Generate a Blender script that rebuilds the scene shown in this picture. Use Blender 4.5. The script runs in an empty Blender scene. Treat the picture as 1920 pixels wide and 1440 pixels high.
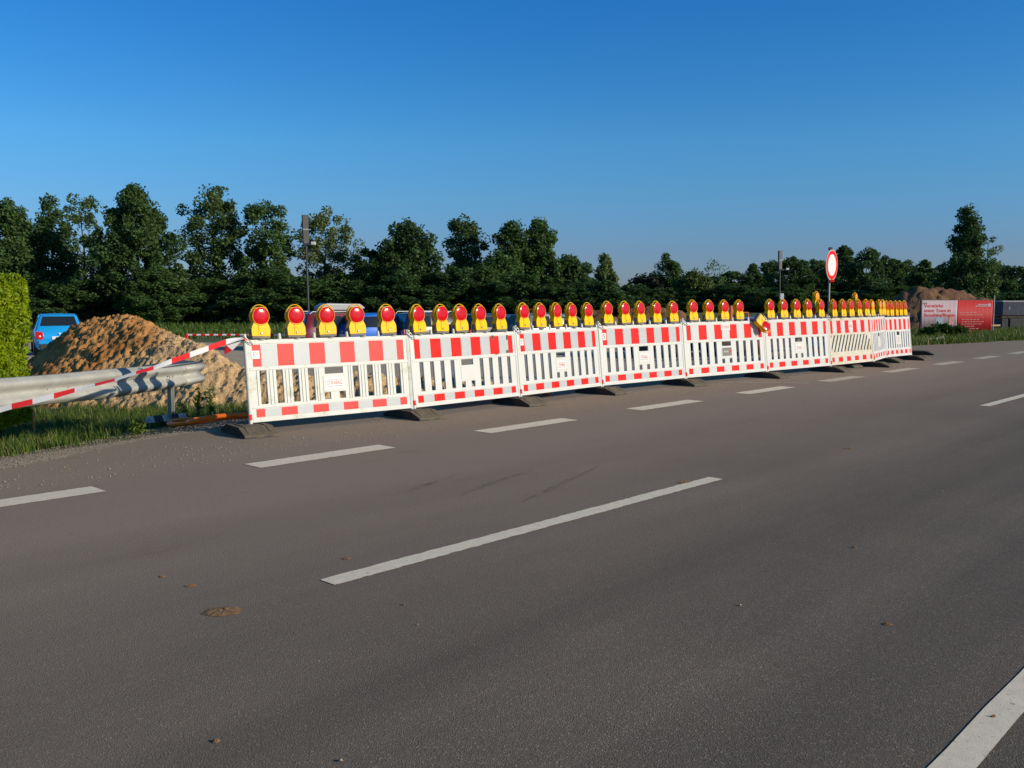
import bpy, bmesh, math, random
import numpy as np
from mathutils import Vector, Matrix, noise as mnoise
R = math.radians
random.seed(7); rng = np.random.default_rng(7)
S = bpy.context.scene; COL = S.collection

# ------------------------------------------------------------ camera
F, CY, PIT, CH = 1746.0, 720.0, 0.0915, 1.562       # focal length in photo pixels, pitch, eye height
cam = bpy.data.cameras.new('camera'); co = bpy.data.objects.new('camera', cam); COL.objects.link(co)
cam.sensor_width = 36; cam.lens = F / 1920 * 36; cam.clip_start = .05; cam.clip_end = 9000
co.location = (0, 0, CH); co.rotation_euler = (math.pi / 2 - PIT, 0, 0)
S.camera = co
# ------------------------------------------------------------ light
SAZ, SEL = R(-20), R(19.5)                              # sun to the right, a little behind the camera, low
W = bpy.data.worlds.new('World'); S.world = W; W.use_nodes = True
nt = W.node_tree; bg = nt.nodes['Background']
sky = nt.nodes.new('ShaderNodeTexSky'); sky.sky_type = 'NISHITA'; sky.sun_disc = False
sky.sun_elevation = SEL; sky.sun_rotation = math.pi / 2 - SAZ
sky.air_density = 1.0; sky.dust_density = 0.3; sky.ozone_density = 4.0; sky.altitude = 300
hs = nt.nodes.new('ShaderNodeHueSaturation'); hs.inputs['Saturation'].default_value = 1.28
nt.links.new(sky.outputs[0], hs.inputs['Color'])
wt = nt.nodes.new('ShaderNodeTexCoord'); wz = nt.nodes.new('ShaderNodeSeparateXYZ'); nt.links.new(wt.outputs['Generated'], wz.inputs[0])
wr = nt.nodes.new('ShaderNodeValToRGB'); nt.links.new(wz.outputs[2], wr.inputs[0])     # duller near the ground; unseen warm tint overhead added to cut blue fill
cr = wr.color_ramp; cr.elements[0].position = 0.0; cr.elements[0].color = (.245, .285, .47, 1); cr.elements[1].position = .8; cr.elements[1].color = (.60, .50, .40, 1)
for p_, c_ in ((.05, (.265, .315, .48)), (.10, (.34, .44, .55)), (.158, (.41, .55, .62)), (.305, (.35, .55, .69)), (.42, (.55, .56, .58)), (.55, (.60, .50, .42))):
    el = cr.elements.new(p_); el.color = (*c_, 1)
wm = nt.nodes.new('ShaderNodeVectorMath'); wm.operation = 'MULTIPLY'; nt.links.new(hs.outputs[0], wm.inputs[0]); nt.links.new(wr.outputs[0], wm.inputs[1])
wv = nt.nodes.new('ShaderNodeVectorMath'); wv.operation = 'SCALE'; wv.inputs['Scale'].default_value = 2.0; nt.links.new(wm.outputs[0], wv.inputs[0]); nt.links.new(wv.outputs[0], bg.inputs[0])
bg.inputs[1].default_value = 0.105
sun = bpy.data.lights.new('sun', 'SUN'); sun.energy = 4.8; sun.angle = R(.5); sun.color = (1, .86, .66)
so = bpy.data.objects.new('sun', sun); COL.objects.link(so)
sd = Vector((math.cos(SEL) * math.cos(SAZ), math.cos(SEL) * math.sin(SAZ), math.sin(SEL)))
so.rotation_euler = sd.to_track_quat('Z', 'Y').to_euler()
vs = S.view_settings; vs.view_transform = 'Standard'; vs.look = 'None'; vs.gamma = 1; vs.use_curve_mapping = False
vs.exposure = 0.0
S.cycles.max_bounces = 6; S.cycles.transparent_max_bounces = 8

# ------------------------------------------------------------ photo pixel -> world
CP, SP = math.cos(PIT), math.sin(PIT)
def ray(px, py):
    a = (px - 960) / F; b = (py - CY) / F
    return Vector((a, CP - b * SP, -SP - b * CP))
def gp(px, py, z=0.0):
    d = ray(px, py); t = (z - CH) / d.z
    return Vector((0, 0, CH)) + d * t
def at(px, py, Y):
    d = ray(px, py); return Vector((0, 0, CH)) + d * (Y / d.y)
TH = .7508
RD = Vector((math.sin(TH), math.cos(TH), 0)); RN = Vector((math.cos(TH), -math.sin(TH), 0))   # along / across the road
def ws(lat, s, z=0.0): return RD * s + RN * lat + Vector((0, 0, z))

# ------------------------------------------------------------ tagging
def tag(o, label=None, cat=None, group=None, kind=None):
    if label: o['label'] = label
    if cat: o['category'] = cat
    if group: o['group'] = group
    if kind: o['kind'] = kind
    return o
def link(o, parent=None):
    COL.objects.link(o)
    if parent is not None: o.parent = parent
    return o
def empty(name, loc=(0, 0, 0), rz=0.0, label=None, cat=None, group=None):
    o = bpy.data.objects.new(name, None); link(o); o.location = loc; o.rotation_euler = (0, 0, rz)
    o.empty_display_size = .1
    return tag(o, label, cat, group)
def copy_tree(o, parent=None):
    c = o.copy(); link(c)
    if parent is not None: c.parent = parent
    for ch in list(o.children):
        copy_tree(ch, c)
    return c

# ------------------------------------------------------------ materials
MAT = {}
def mat(name, col, rough=.6, col2=None, scale=8.0, metal=0.0, bump=0.0, bscale=None, coat=0.0, spec=None, lo=.35, hi=.65,
        stretch=None, detail=6.0, sss=0.0, stain=None):
    m = bpy.data.materials.new(name); m.use_nodes = True; t = m.node_tree; b = t.nodes['Principled BSDF']
    b.inputs['Roughness'].default_value = rough; b.inputs['Metallic'].default_value = metal
    if spec is not None: b.inputs['Specular IOR Level'].default_value = spec
    b.inputs['Coat Weight'].default_value = coat; b.inputs['Coat Roughness'].default_value = .06
    b.inputs['Base Color'].default_value = (*col, 1)
    tc = t.nodes.new('ShaderNodeTexCoord'); mp = t.nodes.new('ShaderNodeMapping')
    t.links.new(tc.outputs['Object'], mp.inputs[0])
    if stretch: mp.inputs['Scale'].default_value = stretch
    if col2 is not None:
        n = t.nodes.new('ShaderNodeTexNoise'); n.inputs['Scale'].default_value = scale; n.inputs['Detail'].default_value = detail
        n.inputs['Roughness'].default_value = .65
        t.links.new(mp.outputs[0], n.inputs['Vector'])
        r = t.nodes.new('ShaderNodeMapRange'); r.inputs[1].default_value = lo; r.inputs[2].default_value = hi
        t.links.new(n.outputs[0], r.inputs[0])
        mx = t.nodes.new('ShaderNodeMix'); mx.data_type = 'RGBA'
        mx.inputs[6].default_value = (*col, 1); mx.inputs[7].default_value = (*col2, 1)
        t.links.new(r.outputs[0], mx.inputs[0]); t.links.new(mx.outputs[2], b.inputs['Base Color'])
    if stain:
        n3 = t.nodes.new('ShaderNodeTexNoise'); n3.inputs['Scale'].default_value = stain[1]; n3.inputs['Detail'].default_value = 9; n3.inputs['Roughness'].default_value = .72
        oi3 = t.nodes.new('ShaderNodeObjectInfo'); mu3 = t.nodes.new('ShaderNodeMath'); mu3.operation = 'MULTIPLY'; mu3.inputs[1].default_value = 37.0; t.links.new(oi3.outputs['Random'], mu3.inputs[0])
        ad3 = t.nodes.new('ShaderNodeVectorMath'); t.links.new(mp.outputs[0], ad3.inputs[0]); t.links.new(mu3.outputs[0], ad3.inputs[1]); t.links.new(ad3.outputs[0], n3.inputs['Vector'])
        r3 = t.nodes.new('ShaderNodeMapRange'); r3.inputs[1].default_value = stain[2]; r3.inputs[2].default_value = stain[2] + .12; r3.inputs[4].default_value = stain[3]
        t.links.new(n3.outputs[0], r3.inputs[0]); x3 = t.nodes.new('ShaderNodeMix'); x3.data_type = 'RGBA'
        t.links.new(r3.outputs[0], x3.inputs[0]); t.links.new(b.inputs['Base Color'].links[0].from_socket, x3.inputs[6]); x3.inputs[7].default_value = (*stain[0], 1)
        t.links.new(x3.outputs[2], b.inputs['Base Color'])
    if bump:
        n2 = t.nodes.new('ShaderNodeTexNoise'); n2.inputs['Scale'].default_value = bscale or scale * 3
        n2.inputs['Detail'].default_value = 5
        t.links.new(mp.outputs[0], n2.inputs['Vector'])
        bp = t.nodes.new('ShaderNodeBump'); bp.inputs['Distance'].default_value = bump; bp.inputs['Strength'].default_value = 1
        t.links.new(n2.outputs[0], bp.inputs['Height']); t.links.new(bp.outputs[0], b.inputs['Normal'])
    MAT[name] = m
    return m
def leafmat(name, a, b_, scale=.9, tr=.28):
    m = bpy.data.materials.new(name); m.use_nodes = True; t = m.node_tree
    out = t.nodes['Material Output']; p = t.nodes['Principled BSDF']
    p.inputs['Roughness'].default_value = .55; p.inputs['Specular IOR Level'].default_value = .35
    tc = t.nodes.new('ShaderNodeTexCoord'); n = t.nodes.new('ShaderNodeTexNoise'); n.inputs['Scale'].default_value = scale
    n.inputs['Detail'].default_value = 8; n.inputs['Roughness'].default_value = .75
    t.links.new(tc.outputs['Object'], n.inputs['Vector'])
    r = t.nodes.new('ShaderNodeMapRange'); r.inputs[1].default_value = .38; r.inputs[2].default_value = .62
    oi = t.nodes.new('ShaderNodeObjectInfo'); ad = t.nodes.new('ShaderNodeMath'); ad.operation = 'MULTIPLY_ADD'
    ad.inputs[1].default_value = .5; t.links.new(oi.outputs['Random'], ad.inputs[0])
    sb = t.nodes.new('ShaderNodeMath'); sb.operation = 'SUBTRACT'; sb.inputs[1].default_value = .25
    t.links.new(n.outputs[0], r.inputs[0]); t.links.new(r.outputs[0], ad.inputs[2]); t.links.new(ad.outputs[0], sb.inputs[0])
    mx = t.nodes.new('ShaderNodeMix'); mx.data_type = 'RGBA'; mx.clamp_factor = True
    mx.inputs[6].default_value = (*a, 1); mx.inputs[7].default_value = (*b_, 1)
    t.links.new(sb.outputs[0], mx.inputs[0]); t.links.new(mx.outputs[2], p.inputs['Base Color'])
    tl = t.nodes.new('ShaderNodeBsdfTranslucent'); t.links.new(mx.outputs[2], tl.inputs[0])
    ms = t.nodes.new('ShaderNodeMixShader'); ms.inputs[0].default_value = tr
    t.links.new(p.outputs[0], ms.inputs[1]); t.links.new(tl.outputs[0], ms.inputs[2]); t.links.new(ms.outputs[0], out.inputs[0])
    MAT[name] = m; return m

mat('plastic_white', (.61, .635, .625), .42, (.58, .60, .575), 3, bump=.0006, bscale=60, stain=((.36, .30, .20), 4.5, .60, .5))
mat('plastic_old', (.60, .63, .615), .5, (.56, .59, .54), 5, bump=.001, bscale=40, stain=((.30, .30, .14), 5, .56, .6))
mat('plastic_yellowed', (.60, .60, .52), .5, (.54, .50, .38), 4, bump=.001, bscale=40, stain=((.40, .26, .10), 4, .54, .6))
mat('sheet_white', (.46, .50, .52), .4, (.42, .46, .48), 6, spec=.4, stain=((.30, .26, .20), 9, .60, .4))
mat('sheet_white_bright', (.56, .58, .57), .4, (.53, .55, .54), 6)
mat('sheet_red', (.72, .016, .012), .5, (.66, .018, .014), 5, spec=.12, stain=((.42, .07, .045), 7, .60, .5))
mat('sheet_red_pale', (.70, .045, .04), .45, (.64, .055, .05), 5, spec=.2)
mat('lamp_yellow', (.92, .56, .002), .45, (.86, .50, .002), 7, spec=.15, stain=((.50, .30, .06), 14, .56, .55), bump=.0004, bscale=80)
mat('lamp_rim', (.80, .30, .01), .3, (.7, .25, .01), 9)
mat('lamp_base', (.10, .10, .08), .6, (.16, .16, .13), 20)
mat('lens_red', (.50, .002, .010), .16, (.60, .003, .012), 30, coat=.35, spec=.2, bump=.0010, bscale=70)
mat('lens_amber', (.85, .25, .003), .1, (.9, .35, .005), 30, coat=.5, spec=.3, bump=.0008, bscale=90)
mat('steel', (.44, .44, .40), .6, (.34, .35, .32), 4, metal=.15, bump=.0015, bscale=18)
mat('steel_dark', (.12, .12, .12), .5, (.08, .08, .08), 6, metal=.5)
mat('wire', (.5, .5, .5), .35, (.35, .35, .33), 30, metal=.9)
mat('rubber_plate', (.014, .013, .012), .8, (.030, .026, .022), 9, bump=.004, bscale=70); mat('plate_dust', (.15, .125, .085), .9, (.085, .07, .05), 12, bump=.003, bscale=70)
mat('tube_orange', (.90, .21, .012), .45, (.75, .15, .010), 6, bump=.002, bscale=60)
mat('tape_red', (.78, .03, .03), .35, (.7, .03, .03), 6)
mat('tape_white', (.72, .74, .75), .35, (.7, .7, .7), 6)
mat('ink_black', (.04, .04, .04), .6, (.06, .06, .06), 30)
mat('ink_red', (.55, .06, .06), .6, (.5, .08, .08), 30)
mat('ink_blue', (.22, .32, .42), .6, (.25, .35, .45), 30)
mat('ink_yellow', (.8, .6, .05), .6, (.75, .55, .05), 30)
mat('sticker_white', (.62, .64, .64), .35, (.82, .82, .81), 20)
mat('sticker_grey', (.16, .16, .16), .5, (.13, .13, .13), 20)
mat('bark', (.10, .085, .06), .9, (.05, .042, .03), 6, bump=.02, bscale=12)
mat('wood', (.50, .36, .19), .8, (.40, .28, .14), 8, stretch=(1, 6, 6))
leafmat('leaf_dark', (.042, .086, .028), (.100, .185, .050), .9, .38)
leafmat('leaf_mid', (.068, .120, .040), (.150, .235, .070), .9, .38)
leafmat('leaf_pale', (.085, .125, .050), (.19, .25, .09), .9, .38)
leafmat('leaf_willow', (.08, .12, .03), (.16, .21, .05), .9, .38)
leafmat('leaf_far', (.020, .030, .020), (.034, .048, .026))
leafmat('hedge_leaf', (.16, .25, .004), (.40, .50, .008), 5, .4)
leafmat('grass_dark', (.035, .075, .012), (.085, .15, .02), 2, .3)
leafmat('grass_light', (.07, .125, .016), (.17, .23, .035), 2, .3)
leafmat('grass_dry', (.25, .22, .09), (.35, .29, .13), 3, .2)

# ------------------------------------------------------------ mesh builder
class MB:
    def __init__(s): s.v = []; s.f = []; s.m = []; s.mats = []
    def mi(s, m):
        if m not in s.mats: s.mats.append(m)
        return s.mats.index(m)
    def add(s, vs_, fs, m):
        o = len(s.v); i = s.mi(m)
        s.v += [tuple(p) for p in vs_]
        for f in fs: s.f.append(tuple(o + k for k in f)); s.m.append(i)
    def box(s, a, b, m, M=None):
        x0, y0, z0 = a; x1, y1, z1 = b
        p = [Vector(q) for q in ((x0, y0, z0), (x1, y0, z0), (x1, y1, z0), (x0, y1, z0), (x0, y0, z1), (x1, y0, z1), (x1, y1, z1), (x0, y1, z1))]
        if M is not None: p = [M @ q for q in p]
        s.add(p, [(3, 2, 1, 0), (4, 5, 6, 7), (0, 1, 5, 4), (1, 2, 6, 5), (2, 3, 7, 6), (3, 0, 4, 7)], m)
    def tube(s, pts, r, m, n=8, caps=True, close=False):
        pts = [Vector(p) for p in pts]; N = len(pts); rings = []
        rr = r if isinstance(r, (list, tuple)) else [r] * N
        up = Vector((0, 0, 1)); prev = None; vs_ = []
        for i, p in enumerate(pts):
            if close: t = pts[(i + 1) % N] - pts[i - 1]
            else: t = pts[min(i + 1, N - 1)] - pts[max(i - 1, 0)]
            if t.length < 1e-9: t = Vector((0, 0, 1))
            t.normalize()
            if prev is None:
                a = t.cross(up)
                if a.length < .1: a = t.cross(Vector((1, 0, 0)))
            else: a = prev - t * prev.dot(t)
            a.normalize(); prev = a; b = t.cross(a)
            for k in range(n):
                an = 2 * math.pi * k / n
                vs_.append(p + (a * math.cos(an) + b * math.sin(an)) * rr[i])
        fs = []
        for i in range(N if close else N - 1):
            for k in range(n):
                j = (i + 1) % N
                fs.append((i * n + k, i * n + (k + 1) % n, j * n + (k + 1) % n, j * n + k))
        if caps and not close:
            fs.append(tuple(range(n - 1, -1, -1))); fs.append(tuple((N - 1) * n + k for k in range(n)))
        s.add(vs_, fs, m)
    def prism(s, outline, y0, y1, m, axis='y'):
        n = len(outline)
        if axis == 'y': P = [(x, y0, z) for x, z in outline] + [(x, y1, z) for x, z in outline]
        elif axis == 'x': P = [(y0, x, z) for x, z in outline] + [(y1, x, z) for x, z in outline]
        else: P = [(x, z, y0) for x, z in outline] + [(x, z, y1) for x, z in outline]
        fs = [tuple(range(n)), tuple(range(2 * n - 1, n - 1, -1))]
        for i in range(n):
            j = (i + 1) % n; fs.append((j, i, n + i, n + j))
        s.add(P, fs, m)
    def build(s, name, parent=None, smooth=False, bevel=0, seg=1, solid=0):
        me = bpy.data.meshes.new(name); me.from_pydata(s.v, [], s.f)
        for m in s.mats: me.materials.append(MAT[m] if isinstance(m, str) else m)
        if len(s.mats) > 1: me.polygons.foreach_set('material_index', s.m)
        bm = bmesh.new(); bm.from_mesh(me); bmesh.ops.recalc_face_normals(bm, faces=bm.faces); bm.to_mesh(me); bm.free()
        if smooth: me.polygons.foreach_set('use_smooth', [True] * len(me.polygons))
        me.update()
        o = bpy.data.objects.new(name, me); link(o, parent)
        if solid:
            md = o.modifiers.new('solid', 'SOLIDIFY'); md.thickness = solid
        if bevel:
            md = o.modifiers.new('bevel', 'BEVEL'); md.width = bevel; md.segments = seg; md.limit_method = 'ANGLE'; md.angle_limit = R(35)
        return o
def npmesh(name, V, Q, matname, parent=None, smooth=False, mats=None, midx=None):
    me = bpy.data.meshes.new(name); V = np.asarray(V, np.float32); Q = np.asarray(Q, np.int32); k = Q.shape[1]
    me.vertices.add(len(V)); me.vertices.foreach_set('co', V.ravel())
    me.loops.add(Q.size); me.loops.foreach_set('vertex_index', Q.ravel())
    me.polygons.add(len(Q)); me.polygons.foreach_set('loop_start', np.arange(0, Q.size, k, dtype=np.int32))
    me.polygons.foreach_set('loop_total', np.full(len(Q), k, np.int32))
    for m in (mats or [matname]): me.materials.append(MAT[m])
    if midx is not None: me.polygons.foreach_set('material_index', np.asarray(midx, np.int32))
    if smooth: me.polygons.foreach_set('use_smooth', np.ones(len(Q), bool))
    me.update(calc_edges=True); me.validate()
    o = bpy.data.objects.new(name, me); return link(o, parent)
def text_mb(mb, txt, size, m, M, depth=.0006, space=1.0, sx=1.0):
    cu = bpy.data.curves.new('t', 'FONT'); cu.body = txt; cu.size = size; cu.extrude = depth / 2; cu.align_x = 'CENTER'; cu.align_y = 'CENTER'
    cu.space_character = space; cu.resolution_u = 3
    ob = bpy.data.objects.new('t', cu); COL.objects.link(ob)
    dg = bpy.context.evaluated_depsgraph_get(); dg.update(); me = bpy.data.meshes.new_from_object(ob.evaluated_get(dg))
    vs_ = [M @ Vector((v.co.x * sx, v.co.y, v.co.z)) for v in me.vertices]
    mb.add(vs_, [tuple(p.vertices) for p in me.polygons], m)
    bpy.data.objects.remove(ob); bpy.data.curves.remove(cu); bpy.data.meshes.remove(me)
UPR = Matrix(((1, 0, 0, 0), (0, 0, -1, 0), (0, 1, 0, 0), (0, 0, 0, 1)))   # text plane xy -> xz facing -y

# ------------------------------------------------------------ terrain
def lerp_tab(tab, s):
    if s <= tab[0][0]: return tab[0][1]
    for (a, x), (b, y) in zip(tab, tab[1:]):
        if s <= b: return x + (y - x) * (s - a) / (b - a)
    return tab[-1][1]
EDGE = [(-40, -9.0), (2.9, -9.2), (4.9, -10.0), (6, -10.35), (7.5, -10.55), (9, -10.7), (14, -10.9), (24, -12.2), (29, -12.2), (32, -11.3), (38.7, -9.8), (60, -9.5), (400, -9.5)]
def edge(s): return lerp_tab(EDGE, s)
def gz(x, y):
    """ground height: road plane 0, falls off beyond the left edge"""
    lat = x * RN.x + y * RN.y; s = x * RD.x + y * RD.y
    if lat > 30: return -.012 - .02 * min(1, (lat - 30) / 30)
    e = edge(s) - .15; d = e - lat
    if d <= 0: return -.012
    k = min(1.0, max(0.0, (40 - s) / 12)) if x > 8 else 1.0
    z = lerp_tab([(0, -.012), (.8, -.08), (1.6, -.17), (3.2, -.38), (6, -.5), (400, -.5)], d)
    return -.012 + (z + .012) * (.25 + .75 * k)
def grid_ax(pts):
    out = []
    for a, b, st in pts: out += list(np.arange(a, b, st))
    return out
gx = grid_ax([(-3000, -300, 300), (-300, -60, 24), (-60, -16, 4), (-16, 14, .4), (14, 60, 2.5), (60, 300, 24), (300, 3001, 300)])
gy = grid_ax([(-200, -20, 30), (-20, 2, 2), (2, 28, .4), (28, 60, 2), (60, 300, 20), (300, 4001, 300)])
V = []; Q = []
for y in gy:
    for x in gx:
        V.append((x, y, gz(x, y) + (.012 * mnoise.noise(Vector((x * .9, y * .9, 0))) - .012 if gz(x, y) < -.02 else 0)))
nx = len(gx)
for j in range(len(gy) - 1):
    for i in range(nx - 1):
        Q.append((j * nx + i, j * nx + i + 1, (j + 1) * nx + i + 1, (j + 1) * nx + i))
def ground_mat():
    m = bpy.data.materials.new('ground'); m.use_nodes = True; t = m.node_tree; b = t.nodes['Principled BSDF']; b.inputs['Roughness'].default_value = .95
    g = t.nodes.new('ShaderNodeNewGeometry'); sp = t.nodes.new('ShaderNodeSeparateXYZ'); t.links.new(g.outputs['Position'], sp.inputs[0])
    def N(sc, det=6, ro=.6):
        n = t.nodes.new('ShaderNodeTexNoise'); n.inputs['Scale'].default_value = sc; n.inputs['Detail'].default_value = det; n.inputs['Roughness'].default_value = ro
        t.links.new(g.outputs['Position'], n.inputs['Vector']); return n.outputs[0]
    def MR(v, a, b2, c=0, d=1):
        r = t.nodes.new('ShaderNodeMapRange'); r.inputs[1].default_value = a; r.inputs[2].default_value = b2; r.inputs[3].default_value = c; r.inputs[4].default_value = d
        t.links.new(v, r.inputs[0]); return r.outputs[0]
    def MX(f, a, b2):
        x = t.nodes.new('ShaderNodeMix'); x.data_type = 'RGBA'
        if isinstance(f, float): x.inputs[0].default_value = f
        else: t.links.new(f, x.inputs[0])
        for k, v in ((6, a), (7, b2)):
            if isinstance(v, tuple): x.inputs[k].default_value = (*v, 1)
            else: t.links.new(v, x.inputs[k])
        return x.outputs[2]
    def MA(op, a, b2):
        x = t.nodes.new('ShaderNodeMath'); x.operation = op; x.use_clamp = False
        for k, v in ((0, a), (1, b2)):
            if isinstance(v, (int, float)): x.inputs[k].default_value = v
            else: t.links.new(v, x.inputs[k])
        return x.outputs[0]
    grav = MX(MR(N(55, 3, .8), .42, .62), (.34, .28, .20), (.58, .48, .36))
    grav = MX(MR(N(1.3), .45, .7, 0, .6), grav, (.34, .26, .17))
    grass = MX(MR(N(3), .35, .65), (.035, .065, .014), (.085, .125, .028))
    # grass: beyond 44 m or the near left verge
    far = MR(MA('ADD', sp.outputs[1], MA('MULTIPLY', N(.25), 7.0)), 47, 49)
    right = MA('MULTIPLY', MR(sp.outputs[0], 11.5, 12.5), MR(sp.outputs[1], 26, 27))
    near = MR(MA('ADD', sp.outputs[1], MA('MULTIPLY', N(.8), 1.6)), 19.2, 18.2)
    nearx = MR(MA('ADD', sp.outputs[0], MA('MULTIPLY', N(1.1), .8)), -3.6, -4.0)
    near = MA('MULTIPLY', near, nearx)
    f = MA('MAXIMUM', MA('MAXIMUM', far, right), near)
    # narrow gravel shoulder along the road edge
    lat = MA('ADD', MA('MULTIPLY', sp.outputs[0], RN.x), MA('MULTIPLY', sp.outputs[1], RN.y))
    sh = MR(MA('ADD', lat, MA('MULTIPLY', N(2.2), .35)), -10.4, -10.2)
    f = MA('MULTIPLY', f, MA('SUBTRACT', 1.0, sh))
    f = MA('MINIMUM', f, 1.0)
    c = MX(f, grav, grass)
    t.links.new(c, b.inputs['Base Color'])
    bp = t.nodes.new('ShaderNodeBump'); bp.inputs['Distance'].default_value = .02; t.links.new(N(45, 4, .7), bp.inputs['Height']); t.links.new(bp.outputs[0], b.inputs['Normal'])
    MAT['ground'] = m
ground_mat()
o = npmesh('ground', V, Q, 'ground', smooth=True); tag(o, kind='structure')

# ---- asphalt
def asphalt_mat():
    m = bpy.data.materials.new('asphalt'); m.use_nodes = True; t = m.node_tree; b = t.nodes['Principled BSDF']
    b.inputs['Roughness'].default_value = .88; b.inputs['Specular IOR Level'].default_value = .18
    tc = t.nodes.new('ShaderNodeTexCoord')
    def N(sc, det=4, ro=.6, st=None):
        n = t.nodes.new('ShaderNodeTexNoise'); n.inputs['Scale'].default_value = sc; n.inputs['Detail'].default_value = det; n.inputs['Roughness'].default_value = ro
        if st:
            mp = t.nodes.new('ShaderNodeMapping'); mp.inputs['Scale'].default_value = st; t.links.new(tc.outputs['Object'], mp.inputs[0]); t.links.new(mp.outputs[0], n.inputs['Vector'])
        else: t.links.new(tc.outputs['Object'], n.inputs['Vector'])
        return n.outputs[0]
    def MR(v, a, b2, c=0, d=1):
        r = t.nodes.new('ShaderNodeMapRange'); r.inputs[1].default_value = a; r.inputs[2].default_value = b2; r.inputs[3].default_value = c; r.inputs[4].default_value = d
        t.links.new(v, r.inputs[0]); return r.outputs[0]
    def MX(f, a, b2, bl='MIX'):
        x = t.nodes.new('ShaderNodeMix'); x.data_type = 'RGBA'; x.blend_type = bl
        if isinstance(f, float): x.inputs[0].default_value = f
        else: t.links.new(f, x.inputs[0])
        for k, v in ((6, a), (7, b2)):
            if isinstance(v, tuple): x.inputs[k].default_value = (*v, 1)
            else: t.links.new(v, x.inputs[k])
        return x.outputs[2]
    vo = t.nodes.new('ShaderNodeTexVoronoi'); vo.inputs['Scale'].default_value = 185; t.links.new(tc.outputs['Object'], vo.inputs['Vector'])
    sep = t.nodes.new('ShaderNodeSeparateColor'); t.links.new(vo.outputs['Color'], sep.inputs[0])
    grain = MX(MR(sep.outputs[0], 0, 1), (.042, .037, .033), (.150, .132, .114))
    grain = MX(MR(sep.outputs[1], .93, .96), grain, (.36, .32, .27))
    grain = MX(MR(N(420, 2), .3, .7), grain, (.155, .134, .108))
    # worn wheel tracks running along the road, wide soft tone changes
    tr = MX(MR(N(1.0, 5, .55, (.035, .75, 1)), .36, .64), (.66, .66, .67), (1.28, 1.26, 1.24))
    c = MX(1.0, grain, tr, 'MULTIPLY')
    bl = MX(MR(N(.35, 5, .6), .35, .65), (.90, .90, .91), (1.12, 1.10, 1.08))
    c = MX(1.0, c, bl, 'MULTIPLY')
    # paler towards the left, dust and dried soil at the edge (object y = -lat)
    sp = t.nodes.new('ShaderNodeSeparateXYZ'); t.links.new(tc.outputs['Object'], sp.inputs[0])
    dn = t.nodes.new('ShaderNodeMath'); dn.operation = 'MULTIPLY_ADD'; dn.inputs[1].default_value = 2.6; t.links.new(N(.9, 6, .7, (.35, 1, 1)), dn.inputs[0]); t.links.new(sp.outputs[1], dn.inputs[2])
    c = MX(MR(dn.outputs[0], 3.0, 8.0, 0, .75), c, (.32, .26, .205)); c = MX(MR(dn.outputs[0], 9.0, 11.2, 0, .55), c, (.27, .21, .145))
    mud = t.nodes.new('ShaderNodeMath'); mud.operation = 'MULTIPLY'
    t.links.new(MR(N(2.6, 6, .7, (.35, 1, 1)), .60, .72, 0, .55), mud.inputs[0]); t.links.new(MR(sp.outputs[1], 3.2, 5.2), mud.inputs[1])
    c = MX(mud.outputs[0], c, (.20, .125, .065))
    t.links.new(c, b.inputs['Base Color'])
    bp = t.nodes.new('ShaderNodeBump'); bp.inputs['Distance'].default_value = .0022; bp.inputs['Strength'].default_value = .8
    t.links.new(vo.outputs['Distance'], bp.inputs['Height']); t.links.new(bp.outputs[0], b.inputs['Normal'])
    MAT['asphalt'] = m
asphalt_mat()
# local frame: x along the road, y = -lat
ss = grid_ax([(-60, 2, 4), (2, 40, .5), (40, 120, 8), (120, 901, 60)])
V = []; Q = []
for s in ss:
    e = edge(s) + (.10 * mnoise.noise(Vector((s * 1.3, 3, 0))) + .05 * mnoise.noise(Vector((s * 4.1, 9, 0))) if s < 42 else 0)
    V.append((s, -e, 0)); V.append((s, -e - .02, 0)); V.append((s, -8.0, 0)); V.append((s, -18.0, 0))
V = [(a, (b if k % 4 != 2 else 8.0) if k % 4 != 3 else -18.0, c) for k, (a, b, c) in enumerate(V)]
for j in range(len(ss) - 1):
    for i in range(3): Q.append((j * 4 + i, (j + 1) * 4 + i, (j + 1) * 4 + i + 1, j * 4 + i + 1))
road = npmesh('road', V, Q, 'asphalt'); tag(road, kind='structure')
RM = Matrix(((RD.x, -RN.x, 0, 0), (RD.y, -RN.y, 0, 0), (0, 0, 1, 0), (0, 0, 0, 1)))   # x->RD , y->-RN
road.matrix_world = RM
def line_mat(name, c, wear):
    m = mat(name, c, .7, tuple(k * .86 for k in c), 14, bump=.001, bscale=160)
    t = m.node_tree; b = t.nodes['Principled BSDF']
    tc = t.nodes.new('ShaderNodeTexCoord'); n = t.nodes.new('ShaderNodeTexNoise'); n.inputs['Scale'].default_value = 45; n.inputs['Detail'].default_value = 6; n.inputs['Roughness'].default_value = .75
    t.links.new(tc.outputs['Object'], n.inputs['Vector'])
    r = t.nodes.new('ShaderNodeMapRange'); r.inputs[1].default_value = wear; r.inputs[2].default_value = wear + .05
    t.links.new(n.outputs[0], r.inputs[0])
    x = t.nodes.new('ShaderNodeMix'); x.data_type = 'RGBA'; t.links.new(r.outputs[0], x.inputs[0])
    old = b.inputs['Base Color'].links[0].from_socket; t.links.new(old, x.inputs[6]); x.inputs[7].default_value = (.14, .125, .11, 1)
    t.links.new(x.outputs[2], b.inputs['Base Color'])
line_mat('line_paint', (.80, .72, .57), .61); line_mat('line_worn', (.62, .55, .42), .54)
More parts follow.
